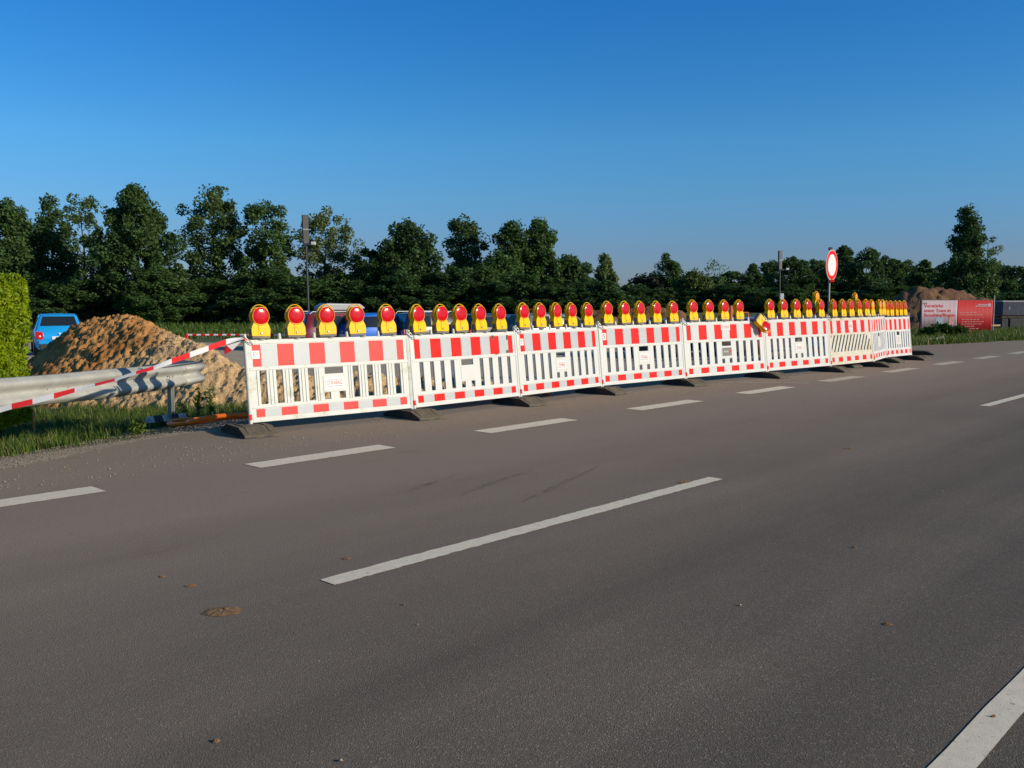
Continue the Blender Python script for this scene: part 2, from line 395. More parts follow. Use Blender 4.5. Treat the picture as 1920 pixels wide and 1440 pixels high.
def marking(s0, s1, l0, l1, m='line_paint'):
    nS = max(2, int((s1 - s0) / .035)); nS = min(nS, 160); pts = []
    top = []; bot = []
    for k in range(nS + 1):
        s = s0 + (s1 - s0) * k / nS
        top.append((s, -l0 + random.uniform(-.0055, .0055), .004)); bot.append((s, -l1 + random.uniform(-.0055, .0055), .004))
    V = top + bot; q = [(k, nS + 1 + k, nS + 2 + k, k + 1) for k in range(nS)]
    o = npmesh('road_marking', V, q, m); o.matrix_world = RM; tag(o, kind='structure')
for k in range(-2, 30):
    marking(1.5919 + k * 3.0409, 1.5919 + k * 3.0409 + 1.6115, -7.786, -7.498, 'line_paint' if k < 5 else 'line_worn')
for k in range(-1, 12):
    s = 2.9724 + k * 11.59; marking(s, s + 4.1, -4.238, -4.098)
marking(-12, 60, -1.018, -.90)
# faint tyre marks
tm = bpy.data.materials.new('tyre_mark'); tm.use_nodes = True; t_ = tm.node_tree; b_ = t_.nodes['Principled BSDF']; b_.inputs['Base Color'].default_value = (.035, .032, .03, 1); b_.inputs['Roughness'].default_value = .8
tc_ = t_.nodes.new('ShaderNodeTexCoord'); n_1 = t_.nodes.new('ShaderNodeTexNoise'); n_1.inputs['Scale'].default_value = 6; n_1.inputs['Detail'].default_value = 8; n_1.inputs['Roughness'].default_value = .8
t_.links.new(tc_.outputs['Object'], n_1.inputs['Vector']); r_1 = t_.nodes.new('ShaderNodeMapRange'); r_1.inputs[1].default_value = .42; r_1.inputs[2].default_value = .72; r_1.inputs[4].default_value = .4
t_.links.new(n_1.outputs[0], r_1.inputs[0]); t_.links.new(r_1.outputs[0], b_.inputs['Alpha']); MAT['tyre_mark'] = tm
def skid(pts, w):
    P = [gp(*p, .002) for p in pts]; n = 24; C = []
    for k in range(n + 1):
        u = k / n; C.append(P[0] * (1 - u) ** 2 + P[1] * 2 * u * (1 - u) + P[2] * u * u)
    mb = MB(); L_ = []
    for k in range(n + 1):
        d = (C[min(k + 1, n)] - C[max(k - 1, 0)]).normalized(); q = d.cross(Vector((0, 0, 1))) * w / 2 * math.sin(math.pi * (.06 + .88 * k / n)); L_ += [C[k] - q, C[k] + q]
    mb.add(L_, [(2 * k, 2 * k + 1, 2 * k + 3, 2 * k + 2) for k in range(n)], tm); tag(mb.build('tyre_mark'), kind='structure')
for a_ in (((975, 943), (1050, 908), (1125, 873)), ((860, 930), (920, 905), (1000, 880)), ((760, 922), (800, 908), (850, 893))): skid(a_, .07)
# thin pale joint in the asphalt near the fence
jn = MB(); P = [ws(-9.84, 15.0, .004), ws(-8.6, 15.6, .004), ws(-7.69, 16.3, .004)]
for a, b in zip(P, P[1:]):
    n_ = (b - a).cross(Vector((0, 0, 1))).normalized() * .03; jn.add([a - n_, b - n_, b + n_, a + n_], [(0, 1, 2, 3)], 'line_worn')
tag(jn.build('road_joint'), kind='structure')

# ------------------------------------------------------------ fence panels
PL, PH, PT = 2.2, 1.06, .026
def panel_body(parent, style, m):
    mb = MB()
    x0, x1 = .045, PL - .045
    z0, z1 = .02 * PH, .93 * PH
    holes = []
    cx = lambda i: PL * (.5 + (i - 5.5) * .0905)
    hw = PL * .0165 if style != 'ribbed' else PL * .0185
    zl, zh = .216 * PH, .586 * PH
    if style != 'diagonal':
        for i in (1, 2, 3, 4, 7, 8, 9, 10): holes.append((cx(i) - hw, cx(i) + hw, zl, zh))
        holes.append((cx(5) - hw, cx(5) + hw, zl, zl + .085)); holes.append((cx(6) - hw, cx(6) + hw, zl, zl + .085))
        holes.append((PL * .446, PL * .556, zh - .08, zh))
        xs = sorted({x0, x1, *[h[0] for h in holes], *[h[1] for h in holes]})
        zs = sorted({z0, z1, *[h[2] for h in holes], *[h[3] for h in holes]})
        y0, y1 = -PT / 2, PT / 2
        solid = {}
        for i in range(len(xs) - 1):
            for j in range(len(zs) - 1):
                c = ((xs[i] + xs[i + 1]) / 2, (zs[j] + zs[j + 1]) / 2)
                solid[i, j] = not any(h[0] < c[0] < h[1] and h[2] < c[1] < h[3] for h in holes)
        idx = {}; vv = []; ff = []
        def vi(i, j, k):
            if (i, j, k) not in idx: idx[i, j, k] = len(vv); vv.append((xs[i], (y0, y1)[k], zs[j]))
            return idx[i, j, k]
        for (i, j), s in solid.items():
            if not s: continue
            ff.append((vi(i, j, 0), vi(i + 1, j, 0), vi(i + 1, j + 1, 0), vi(i, j + 1, 0)))
            ff.append((vi(i, j, 1), vi(i, j + 1, 1), vi(i + 1, j + 1, 1), vi(i + 1, j, 1)))
            for di, dj, a, b in ((-1, 0, (i, j), (i, j + 1)), (1, 0, (i + 1, j), (i + 1, j + 1)), (0, -1, (i, j), (i + 1, j)), (0, 1, (i, j + 1), (i + 1, j + 1))):
                if not solid.get((i + di, j + dj), False):
                    ff.append((vi(*a, 0), vi(*a, 1), vi(*b, 1), vi(*b, 0)))
        mb.add(vv, ff, m)
    else:
        y0, y1 = -PT / 2, PT / 2
        zl, zh = .27 * PH, .60 * PH
        mb.box((x0, y0, z0), (x1, y1, zl), m); mb.box((x0, y0, zh), (x1, y1, z1), m)
        n = 12; pit = (x1 - x0 - .12) / n; sl = .22; bw = pit * .62
        for k in range(-3, n + 2):
            a = x0 + .05 + k * pit
            q = [(a, zl), (a + bw, zl), (a + bw + sl, zh), (a + sl, zh)]
            q2 = []
            lo, hi = x0 + .0, x1 - .0
            # clip bar to the panel by trimming its ends
            def clip(poly, xc, keep_gt):
                out = []
                for i in range(len(poly)):
                    p, r = poly[i], poly[(i + 1) % len(poly)]
                    ip = (p[0] >= xc) if keep_gt else (p[0] <= xc); ir = (r[0] >= xc) if keep_gt else (r[0] <= xc)
                    if ip: out.append(p)
                    if ip != ir:
                        tt = (xc - p[0]) / (r[0] - p[0]); out.append((xc, p[1] + (r[1] - p[1]) * tt))
                return out
            q = clip(q, lo, True)
            if len(q) > 2: q = clip(q, hi, False)
            if len(q) > 2: mb.prism(q, y0 + .001, y1 - .001, m)
        mb.box((x0, y0, zl), (x0 + .05, y1, zh), m); mb.box((x1 - .06, y0, zl), (x1, y1, zh), m)
        mb.prism([(x1 - .30, zh), (x1 - .06, zh), (x1 - .06, zh - .16)], y0, y1, m)
    f = -PT / 2
    # raised rails
    mb.box((x0 - .0, f - .006, .885 * PH), (x1, f + .002, .915 * PH), m)
    mb.box((x0, f - .007, .592 * PH), (x1, f + .002, .622 * PH), m)
    mb.box((x0, f - .006, .172 * PH), (x1, f + .002, .186 * PH), m)
    mb.box((x0, f - .007, z0 + .001), (x1, f + .002, .062 * PH), m)
    if style == 'ribbed':
        for i in (1, 2, 3, 7, 8, 9):
            for dx in (-.022, .022):
                c = cx(i) + PL * .0905 / 2
                mb.box((c + dx - .005, f - .007, .205 * PH), (c + dx + .005, f + .002, .588 * PH), m)
        for c in (cx(4) + .07, cx(4) + .10, cx(7) - .10, cx(7) - .07, cx(1) - .075, cx(10) + .075):
            mb.box((c - .005, f - .007, .205 * PH), (c + .005, f + .002, .588 * PH), m)
        mb.box((PL * .5 - .15, f - .005, .28 * PH + .02), (PL * .5 + .15, f + .002, .49 * PH), m)
    elif style == 'smooth':
        mb.box((PL * .5 - .14, f - .004, .30 * PH + .02), (PL * .5 + .14, f + .002, .49 * PH), m)
    # side posts and studs, octagonal
    for x in (.022, PL - .022):
        mb.tube([(x, 0, 0), (x, 0, .935 * PH), (x, 0, .94 * PH), (x, 0, PH - .006), (x, 0, PH)], [.0225, .0225, .021, .02, .014], m, 10)
        mb.box((min(x, x0 if x < 1 else x1), -.018, z0), (max(x, x0 if x < 1 else x1), .018, z1), m)
    for u in (.2, .4, .6, .8):
        mb.tube([(u * PL, 0, z1 - .002), (u * PL, 0, z1 + .01), (u * PL, 0, z1 + .062), (u * PL, 0, z1 + .07)], [.028, .021, .019, .013], m, 10)
    for u in (.1, .3, .5, .7, .9):
        mb.tube([(u * PL, 0, z1 - .002), (u * PL, 0, z1 + .012)], [.05, .035], m, 10)
    return mb.build('frame', parent, bevel=.003, seg=2)
def band(parent, name, z0, z1, bright, skip=None):
    mb = MB(); f = -PT / 2 - .003; wht = 'sheet_white_bright' if bright == 1 else 'sheet_white'; rd = 'sheet_red_pale' if bright == 2 else 'sheet_red'
    a, b = .036 * PL + .015, .964 * PL - .015; u = (b - a) / 10
    x = a; red = True
    cuts = [.5] + [1] * 9 + [.5]
    for c in cuts:
        w = c * u
        if red: 
            mb.box((x, f - .0007, z0), (x + w, f + .0045, z1), rd)
        else: mb.box((x, f, z0), (x + w, f + .0045, z1), wht)
        x += w; red = not red
    return mb.build(name, parent)
def sticker(parent, kind, x, z, w, h, off=0.0):
    f = -PT / 2 - off
    if kind in ('company', 'company_small'):
        mb = MB(); mb.box((x - w / 2, f - .0015, z - h / 2), (x + w / 2, f - .0002, z + h / 2), 'sticker_white'); st = mb.build('company_sticker', parent)
        t = MB(); M = Matrix.Translation((x, f - .0022, z)) @ UPR
        [text_mb(t, 'STRABAG', h * .50, 'ink_red', Matrix.Translation((dx_, 0, 0)) @ M, space=.95, sx=w * .90 / (h * .50 * 4.55)) for dx_ in (0,)]
        t.box((x - w * .42, f - .0022, z + h * .27), (x + w * .20, f - .0012, z + h * .31), 'ink_black'); t.box((x + w * .27, f - .0022, z + h * .27), (x + w * .42, f - .0012, z + h * .31), 'ink_black')
        t.box((x - w * .42, f - .0022, z - h * .31), (x + w * .42, f - .0012, z - h * .27), 'ink_black')
        t.box((x + .02 * w, f - .0022, z - h * .42), (x + w * .42, f - .0012, z - h * .405), 'ink_blue')
        t.build('lettering', st)
    elif kind == 'e':
        mb = MB(); mb.box((x - w / 2, f - .0015, z - h / 2), (x + w / 2, f - .0002, z + h / 2), 'sticker_white'); st = mb.build('letter_sticker', parent)
        t = MB(); text_mb(t, 'E', h * .85, 'ink_blue', Matrix.Translation((x - w * .1, f - .0022, z)) @ UPR, sx=1.25)
        t.build('lettering', st); t = MB(); star = []
        for k in range(10):
            r = (.02 if k % 2 == 0 else .008); an = math.pi / 2 + k * math.pi / 5; star.append((x + w * .22 + r * math.cos(an), z + h * .16 + r * math.sin(an)))
        t.prism(star, f - .0032, f - .0024, 'ink_yellow'); t.build('star', st)
    elif kind == '5':
        mb = MB(); mb.box((x - w / 2, f - .0015, z - h / 2), (x + w / 2, f - .0002, z + h / 2), 'sticker_white'); st = mb.build('number_sticker', parent)
        t = MB(); text_mb(t, '5', h * .95, 'ink_black', Matrix.Translation((x, f - .0022, z)) @ UPR); t.build('lettering', st)
    elif kind == '2':
        t = MB(); text_mb(t, '2', h, 'ink_red', Matrix.Translation((x, f - .002, z)) @ UPR); t.build('lettering', parent)
    elif kind == 'profi':
        mb = MB(); mb.box((x - w / 2, f - .0015, z - h / 2), (x + w / 2, f - .0002, z + h / 2), 'sticker_grey'); st = mb.build('company_sticker', parent)
        t = MB(); text_mb(t, 'PROFI', h * .30, 'sticker_white', Matrix.Translation((x - w * .10, f - .0022, z)) @ UPR, sx=w * .62 / (h * .30 * 3.2))
        t.build('lettering', st); t = MB(); t.box((x + w * .27, f - .0022, z - h * .13), (x + w * .43, f - .0012, z + h * .13), 'sheet_red'); t.build('red_mark', st)
JF = [(467, 797), (775, 768), (975, 745), (1128, 726), (1285, 711), (1438, 698), (1557, 687.5), (1638, 679), (1662, 671.5), (1709, 667)]
JT = [(455, 632), (762, 618), (961, 611), (1120, 603), (1282, 597), (1430, 592), (1553, 589), (1632, 588), (1660, 587), (1703, 589)]
JP = [gp(a, b, .10) for a, b in JF]
LEAN = R(6.2)
PANELS = []
plab = ['ribbed white fence panel with a round-cornered slot grille, nearest to the guard rail and largest',
        'fence panel with torn black tape scraps on its striped band and a blank centre plate',
        'smooth fence panel with a faded letter sticker in its top left corner',
        'fence panel with the black number 5 sticker in its upper left corner',
        'fence panel with a dark grey sticker in its centre, left of the hanging lamp',
        'fence panel right of the hanging lamp, with five upright lamps and vertical slots',
        'yellowed fence panel with slanting slots instead of vertical ones',
        'narrow-looking fence panel turned almost edge-on, carrying amber lamps',
        'last fence panel at the far right end, red mark on its centre plate']
styles = ['ribbed', 'smooth', 'smooth', 'smooth', 'smooth', 'smooth', 'diagonal', 'smooth', 'smooth']
mats_ = ['plastic_old', 'plastic_white', 'plastic_white', 'plastic_white', 'plastic_white', 'plastic_white', 'plastic_yellowed', 'plastic_white', 'plastic_white']
proto = {}
for i in range(9):
    a, b = JP[i], JP[i + 1]; dv = b - a; dv.z = 0; L = dv.length; yaw = math.atan2(dv.y, dv.x)
    ha = at(*JT[i], a.y + .09).z - .1; hb = at(*JT[i + 1], b.y + .09).z - .1
    hs_ = (ha + hb) / 2 / PH
    if i == 0: hs_ = 1.0
    e = empty('fence_panel', a, 0, plab[i], 'barrier panel', 'red and white fence panels in a row')
    e.rotation_mode = 'XYZ'
    e.matrix_world = Matrix.Translation(a) @ Matrix.Rotation(yaw, 4, 'Z') @ Matrix.Rotation(-LEAN, 4, 'X') @ Matrix.Diagonal((L / PL, 1, hs_, 1))
    key = (styles[i], mats_[i])
    if key not in proto:
        proto[key] = panel_body(e, *key)
    else:
        c = proto[key].copy(); link(c, e)
    bright = 2 if i == 0 else (1 if i in (4, 5, 6, 7, 8) else 0)
    band(e, 'upper_band', .632 * PH, .877 * PH, bright); band(e, 'lower_band', .075 * PH, .166 * PH, bright)
    PANELS.append((e, yaw, L / PL, hs_))
    if i == 0: sticker(e, 'company', PL * .5, .40 * PH, .25, .135, .005); sticker(e, 'e', .128, .765 * PH, .095, .095, .0038)
    if i == 2: sticker(e, 'company', PL * .5, .40 * PH, .22, .12, .004); sticker(e, 'e', .128, .765 * PH, .09, .10, .0038)
    if i == 3: sticker(e, 'company', PL * .5, .41 * PH, .22, .12, .004); sticker(e, '5', .128, .765 * PH, .09, .115, .0038)
    if i == 4: sticker(e, 'profi', PL * .5, .41 * PH, .25, .15, .004); sticker(e, 'company', PL * .5, .835 * PH, .24, .115, .0038)
    if i == 5: sticker(e, 'company', PL * .5, .40 * PH, .22, .12, .004)
    if i == 6: sticker(e, 'company', PL * .5 - .02, .76 * PH, .20, .14, .0038)
    if i == 8: sticker(e, '2', PL * .5, .40 * PH, .11, .16, .004)
    if i == 1:
        f = -PT / 2 - .0038
        for (x, z, w, h) in ((PL * .762, .862 * PH, .05, .065), (PL * .905, .85 * PH, .04, .075), (PL * .90, .655 * PH, .06, .045), (PL * .79, .625 * PH, .08, .018)):
            mb = MB(); mb.prism([(x - w / 2, z - h / 2), (x + w * .45, z - h * .42), (x + w * .5, z + h * .5), (x - w * .1, z + h * .4), (x - w * .45, z + h * .55)], f - .001, f, 'ink_black'); mb.build('tape_scrap', e)
# red corner reflector on the posts
    mb = MB(); mb.box((-.004, -.03, .055), (.03, -.0235, .12), 'sheet_red'); mb.build('corner_patch', e)

# ------------------------------------------------------------ warning lamps
def lamp(amber=False):
    root = empty('warning_lamp', (0, 0, 0))
    out = [(-.112, .028), (-.117, .075), (-.117, .115), (-.108, .145), (-.088, .180), (-.083, .198)]
    rt = [(-x, z) for x, z in reversed(out)]
    ring = []
    for k in range(0, 25):
        an = math.radians(222 - 264 * k / 24); ring.append((.106 * math.cos(an), .262 + .104 * math.sin(an)))
    poly = out + ring + rt
    mb = MB(); n = len(poly); d0 = lambda z: .050 - .014 * min(1, max(0, (z - .03) / .2))
    P = [(x, -d0(z) - .002, z) for x, z in poly] + [(x, d0(z), z) for x, z in poly]
    fs = []
    # fan the faces from the centre so the outline may be concave
    P += [(0, -d0(.1), .15), (0, d0(.1), .15), (0, -d0(.3), .268), (0, d0(.3), .268)]
    for k in range(n):
        j = (k + 1) % n; fs.append((k, j, n + j, n + k))
    lowL = len(out); 
    for side, c1, c2 in ((0, 2 * n, 2 * n + 2), (n, 2 * n + 1, 2 * n + 3)):
        for k in range(n - 1):
            if k < lowL - 1 or k >= lowL + len(ring): fs.append((side + k, side + k + 1, c1))
            else: fs.append((side + k, side + k + 1, c2))
        fs.append((side + n - 1, side, c1)); fs.append((side + lowL - 1, c2, c1)); fs.append((side + lowL + len(ring), c2, c1))
    mb.add(P, fs, 'lamp_yellow')
    mb.box((-.03, -.0535, .035), (-.028, -.0485, .165), 'lamp_rim')
    mb.build('housing', root, bevel=.006, seg=2)
    b = MB(); b.box((-.112, -.054, 0), (.112, .054, .027), 'lamp_base'); b.build('base', root, bevel=.003)
    s = MB(); s.box((-.1195, -.03, .035), (-.1155, .03, .11), 'lamp_base'); s.build('battery_cover', root)
    k_ = MB(); k_.tube([(0.004, -.0525, .062), (.004, -.0575, .062)], .014, 'lamp_base', 12); k_.tube([(0.004, -.0574, .062), (.004, -.059, .062)], .009, 'wire', 10); k_.build('lock', root)
    for sgn in (-1, 1):
        L = MB(); N = 28; rings = [(.101, .036), (.099, .041), (.091, .0445), (.074, .048), (.056, .0500), (.044, .0512), (.030, .0518), (.001, .052)]
        vv = []; ff = []
        for r, y in rings:
            for k in range(N):
                an = 2 * math.pi * k / N; vv.append((r * math.cos(an), sgn * y, .262 + r * 1.02 * math.sin(an)))
        for a in range(len(rings) - 1):
            for k in range(N): ff.append((a * N + k, a * N + (k + 1) % N, (a + 1) * N + (k + 1) % N, (a + 1) * N + k))
        L.add(vv, ff, 'lens_amber' if amber else 'lens_red'); L.build('lens', root, smooth=True)
        L2 = MB(); L2.tube([(.1035 * math.cos(2 * math.pi * k / 28), sgn * .044, .262 + .1045 * math.sin(2 * math.pi * k / 28)) for k in range(28)], .0055, 'lamp_rim', 6, close=True)
        L2.build('lens_rim', root, smooth=True)
    h = MB(); pts = []
    for k in range(17):
        an = math.radians(-25 + 230 * k / 16); pts.append((.116 * math.cos(an), 0, .266 + .131 * math.sin(an)))
    vv = []; ff = []
    for (x, _, z) in pts:
        l = math.hypot(x, z - .268); nx_, nz_ = x / l, (z - .268) / l
        for (o_, y) in ((.004, -.015), (.004, .015), (-.004, .015), (-.004, -.015)): vv.append((x + nx_ * o_, y, z + nz_ * o_))
    for k in range(16):
        for q in range(4): ff.append((k * 4 + q, k * 4 + (q + 1) % 4, (k + 1) * 4 + (q + 1) % 4, (k + 1) * 4 + q))
    ff += [(0, 1, 2, 3), (64, 65, 66, 67)]
    h.add(vv, ff, 'lamp_yellow'); h.build('handle', root, bevel=.002)
    return root
LR = lamp(); LA = lamp(True)
used = {id(LR): False, id(LA): False}
def put_lamp(src, M, label, group):
    if not used[id(src)]: o = src; used[id(src)] = True
    else: o = copy_tree(src)
    o.matrix_world = M; tag(o, label, 'warning lamp', group)
    return o
ordn = ['leftmost', 'second from the left', 'middle', 'fourth from the left', 'rightmost']
pn = ['the ribbed first panel', 'the black-taped panel', 'the third panel', 'the number 5 panel', 'the dark-stickered panel',
      'the sixth panel', 'the slanting-slot panel', 'the narrow edge-on panel', 'the last panel']
LPX = [[485, 551, 610, 666, 724], [782, 824, 861, 897, 935], [978, 1009, 1041, 1068, 1099], [1136, 1169, 1198, 1228, 1259], [1296, 1326, 1355, 1383],
       [1441.5, 1466.5, 1490, 1513, 1536], [1561, 1578, 1593, 1608, 1622], [1633, 1647, 1655], [1661, 1669, 1678, 1686, 1694]]
z1 = .93 * PH + .013
for i, (e, yaw, sx, sz) in enumerate(PANELS):
    a, b = JP[i], JP[i + 1]; n = len(LPX[i])
    for k in range(n):
        # foot of the lamp on the top edge where the photo shows it
        px = LPX[i][k]; best = None
        for u in np.linspace(.03, .97, 189):
            p = e.matrix_world @ Vector((u * PL, 0, z1 + .2))
            q = 960 + F * p.x / (p.y * CP - (p.z - CH) * SP)
            if best is None or abs(q - px) < best[0]: best = (abs(q - px), u)
        u = best[1]
        jit = R(random.uniform(-3.5, 3.5)); src = LR; dy = 0
        if i == 7: src = LA; dy = R(-8)
        if i == 8: dy = R(8)
        p = e.matrix_world @ Vector((u * PL, 0, z1))
        M = Matrix.Translation(p) @ Matrix.Rotation(yaw + jit + dy, 4, 'Z') @ Matrix.Rotation(-LEAN * .55, 4, 'X') @ Matrix.Rotation(R(random.uniform(-2.4, 2.4)), 4, 'Y')
        colr = 'amber' if i == 7 else 'red'
        pos = ordn[k] if n == 5 else (['leftmost', 'middle', 'rightmost'][k] if n == 3 else ['leftmost', 'second from the left', 'third from the left', 'fourth from the left'][k])
        put_lamp(src, M, f'{colr} and yellow warning lamp, {pos} on {pn[i]}', 'yellow warning lamps on the fence')
# lamp hanging head down over the front of panel five
e5 = PANELS[4][0]
p = e5.matrix_world @ Vector((PL * .865, -.07, .985 * PH))
M = Matrix.Translation(p) @ Matrix.Rotation(PANELS[4][1] - R(8), 4, 'Z') @ Matrix.Rotation(R(-22), 4, 'X') @ Matrix.Rotation(R(140), 4, 'Y')
put_lamp(LR, M, 'yellow warning lamp hanging head down in front of the fence', 'yellow warning lamps on the fence')

# ------------------------------------------------------------ rubber base plates
def plate():
    mb = MB(); L, w = .40, .20
    prof = [(-L, 0), (L, 0), (L, .03), (.20, .105), (-.20, .105), (-L, .03)]
    mb.prism(prof, -w, w, 'rubber_plate', 'x')
    for x in (-.13, .125):
        mb.box((x - .008, -.17, .105), (x + .008, .17, .112), 'rubber_plate')
        mb.prism([(-L + .03, .036), (-.21, .104), (-.21, .112), (-L + .03, .044)], x - .008, x + .008, 'rubber_plate', 'x')
    mb.box((-.19, -L - .004, .004), (-.06, -L + .01, .022), 'ink_black'); mb.box((.03, -L - .004, .004), (.13, -L + .01, .022), 'ink_black')
    mb.box((-.045, -.03, .1052), (.045, .03, .109), 'ink_black')
    o = mb.build('base_plate', None, bevel=.008, seg=2); o.data.materials.append(MAT['plate_dust']); k = len(o.data.materials) - 1
    for p in o.data.polygons:
        if p.normal.z > .5 or (p.normal.y < -.9 and p.material_index == 0): p.material_index = k
    return o
pp = plate()
plates = []
yw = [PANELS[0][1]] + [(PANELS[i][1] + PANELS[i + 1][1]) / 2 for i in range(8)] + [PANELS[8][1]]
wj = ['under the free left end of the fence', 'between the ribbed panel and the black taped panel', 'between second and third fence panels, tan coloured on top', 'left below the panel with the number 5',
      'right below the panel with the number 5', 'below the hanging warning lamp', 'left below the panel with slanting slots', 'right below the panel with slanting slots',
      'between the edge-on panel and the last panel', 'under the far right end of the fence']
for i in range(10):
    o = pp if i == 0 else pp.copy()
    if i: link(o)
    g = JP[i].copy(); g.z = .003
    o.location = g; o.rotation_euler = (0, 0, yw[i] + R(random.uniform(-5, 5)))
    tag(o, 'dark rubber base plate ' + wj[i], 'base plate', 'rubber base plates under the fence')
o = pp.copy(); link(o); g = gp(1594, 689); g += Vector((-.1, .25, 0)); g.z = .003; o.location = g; o.rotation_euler = (0, 0, yw[6])
tag(o, 'spare rubber base plate lying under the middle of the slanting-slot panel', 'base plate', 'rubber base plates under the fence')
o = pp.copy(); link(o); g = gp(1722, 665); g.z = .003; o.location = g; o.rotation_euler = (0, 0, yw[9] + R(20))
tag(o, 'spare rubber base plate lying on the asphalt right of the fence end', 'base plate', 'rubber base plates under the fence')

# wire clips joining neighbouring posts
for i in range(0, 7):
    e, yaw, sx, sz = PANELS[i]
    mb = MB(); pts = []
    c = Vector((0, -.01, .955 * PH))
    for k in range(20):
        an = 2 * math.pi * k / 20; pts.append(c + Vector((.065 * math.cos(an) + .02, -.045 * math.sin(an) - .01, -.05 * math.cos(an) - .012)))
    mb.tube(pts, .005, 'wire', 6, close=True)
    mb.tube([q + Vector((.012, -.008, -.02)) for q in pts], .004, 'wire', 6, close=True)
    o = mb.build('wire_clip', None, smooth=True); o.matrix_world = e.matrix_world.copy()
    where = ['at the free left end of the fence, holding the tape', 'left of the black taped panel', 'right of the black taped panel', 'left of the number 5 panel', 'right of the number 5 panel', 'beside the hanging lamp', 'left of the slanting-slot panel'][i]
    tag(o, 'steel clip on fence posts ' + where, 'clip', 'wire clips at the fence joints')

# ------------------------------------------------------------ guard rail
def gr_point(px):
    # ground track of the rail, flaring away from the road
    A = Vector((-5.1, 9.3)); B = Vector((-4.6, 13.94)); k = (px - 960) / F
    # A + t(B-A) with x/y == k
    D = B - A; t = (k * A.y - A.x) / (D.x - k * D.y); return A + D * t
ST = [(-420, 741, 826), (-200, 724, 795), (0, 710, 770.5), (60, 705.8, 761.6), (110, 702, 756), (169, 696, 750.6), (220, 691.5, 744.5), (279, 687, 735), (333, 683.5, 727), (366, 680, 720), (380, 678.5, 717)]
WP = [(.5, 0), (.47, .012), (.40, .055), (.33, .078), (.24, .078), (.16, .05), (.06, .012), (0, .004)]
WP = WP + [(-a, b) for a, b in reversed(WP[:-1])]
rail = empty('guard_rail', (0, 0, 0), 0, 'galvanised steel guard rail with a blunt end, in front of the sand heap', 'guard rail')
mb = MB(); vv = []; ff = []; nrm = Vector((.994, -.107, 0))
for px, t_, b_ in ST:
    g = gr_point(px); zt = at(px, t_, g.y).z; zb = at(px, b_, g.y).z
    for a, ofs in WP:
        vv.append(Vector((g.x, g.y, (zt + zb) / 2 + a * (zt - zb))) + nrm * (ofs - .06))
n = len(WP)
for i in range(len(ST) - 1):
    for k in range(n - 1): ff.append((i * n + k, (i + 1) * n + k, (i + 1) * n + k + 1, i * n + k + 1))
mb.add(vv, ff, 'steel'); mb.build('beam', rail, smooth=True, solid=.004)
# overlapping end sleeve
mb = MB(); vv = []; ff = []
ST2 = [s for s in ST if s[0] >= 333]; ST2 = [(345, 682.4, 725)] + [s for s in ST if s[0] > 345]
for px, t_, b_ in ST2:
    g = gr_point(px); zt = at(px, t_, g.y).z; zb = at(px, b_, g.y).z
    for a, ofs in WP: vv.append(Vector((g.x, g.y, (zt + zb) / 2 + a * (zt - zb))) + nrm * (ofs - .053))
for i in range(len(ST2) - 1):
    for k in range(n - 1): ff.append((i * n + k, (i + 1) * n + k, (i + 1) * n + k + 1, i * n + k + 1))
mb.add(vv, ff, 'steel'); mb.build('end_sleeve', rail, smooth=True, solid=.004)
mb = MB()
g = gr_point(378); zt = at(378, 679, g.y).z; g2 = gr_point(300)
q = [Vector((g.x, g.y, zt)), Vector((g.x - .35, g.y + .05, zt + .03)), Vector((g2.x - .3, g2.y + .2, zt + .03)), Vector((g2.x, g2.y, zt + .01))]
mb.add(q + [p - Vector((0, 0, .01)) for p in q], [(0, 1, 2, 3), (7, 6, 5, 4), (0, 4, 5, 1), (1, 5, 6, 2), (2, 6, 7, 3), (3, 7, 4, 0)], 'steel_dark'); mb.build('spacer_plate', rail)
for px in (323, -160):
    g = gr_point(px); z = gz(g.x, g.y); mb = MB()
    M = Matrix.Translation((g.x - .075, g.y + .02, 0)) @ Matrix.Rotation(R(84), 4, 'Z')
    zt = at(px, 722 if px > 0 else 770, g.y).z
    mb.box((-.05, -.004, z - .3), (.05, .004, zt + .14), 'steel', M); mb.box((-.05, -.05, z - .3), (-.044, -.004, zt + .14), 'steel', M); mb.box((.044, -.05, z - .3), (.05, -.004, zt + .14), 'steel', M)
    mb.build('post', rail, bevel=.002)
for px, py in ((93, 730), (132, 726), (255, 712), (254, 716), (318, 706), (333, 697), (373, 706)):
    g = gr_point(px); P = at(px, py, g.y) + nrm * (-.045); mb = MB()
    mb.tube([P, P + nrm * .02], .009, 'steel_dark', 8); mb.build('bolt', rail)

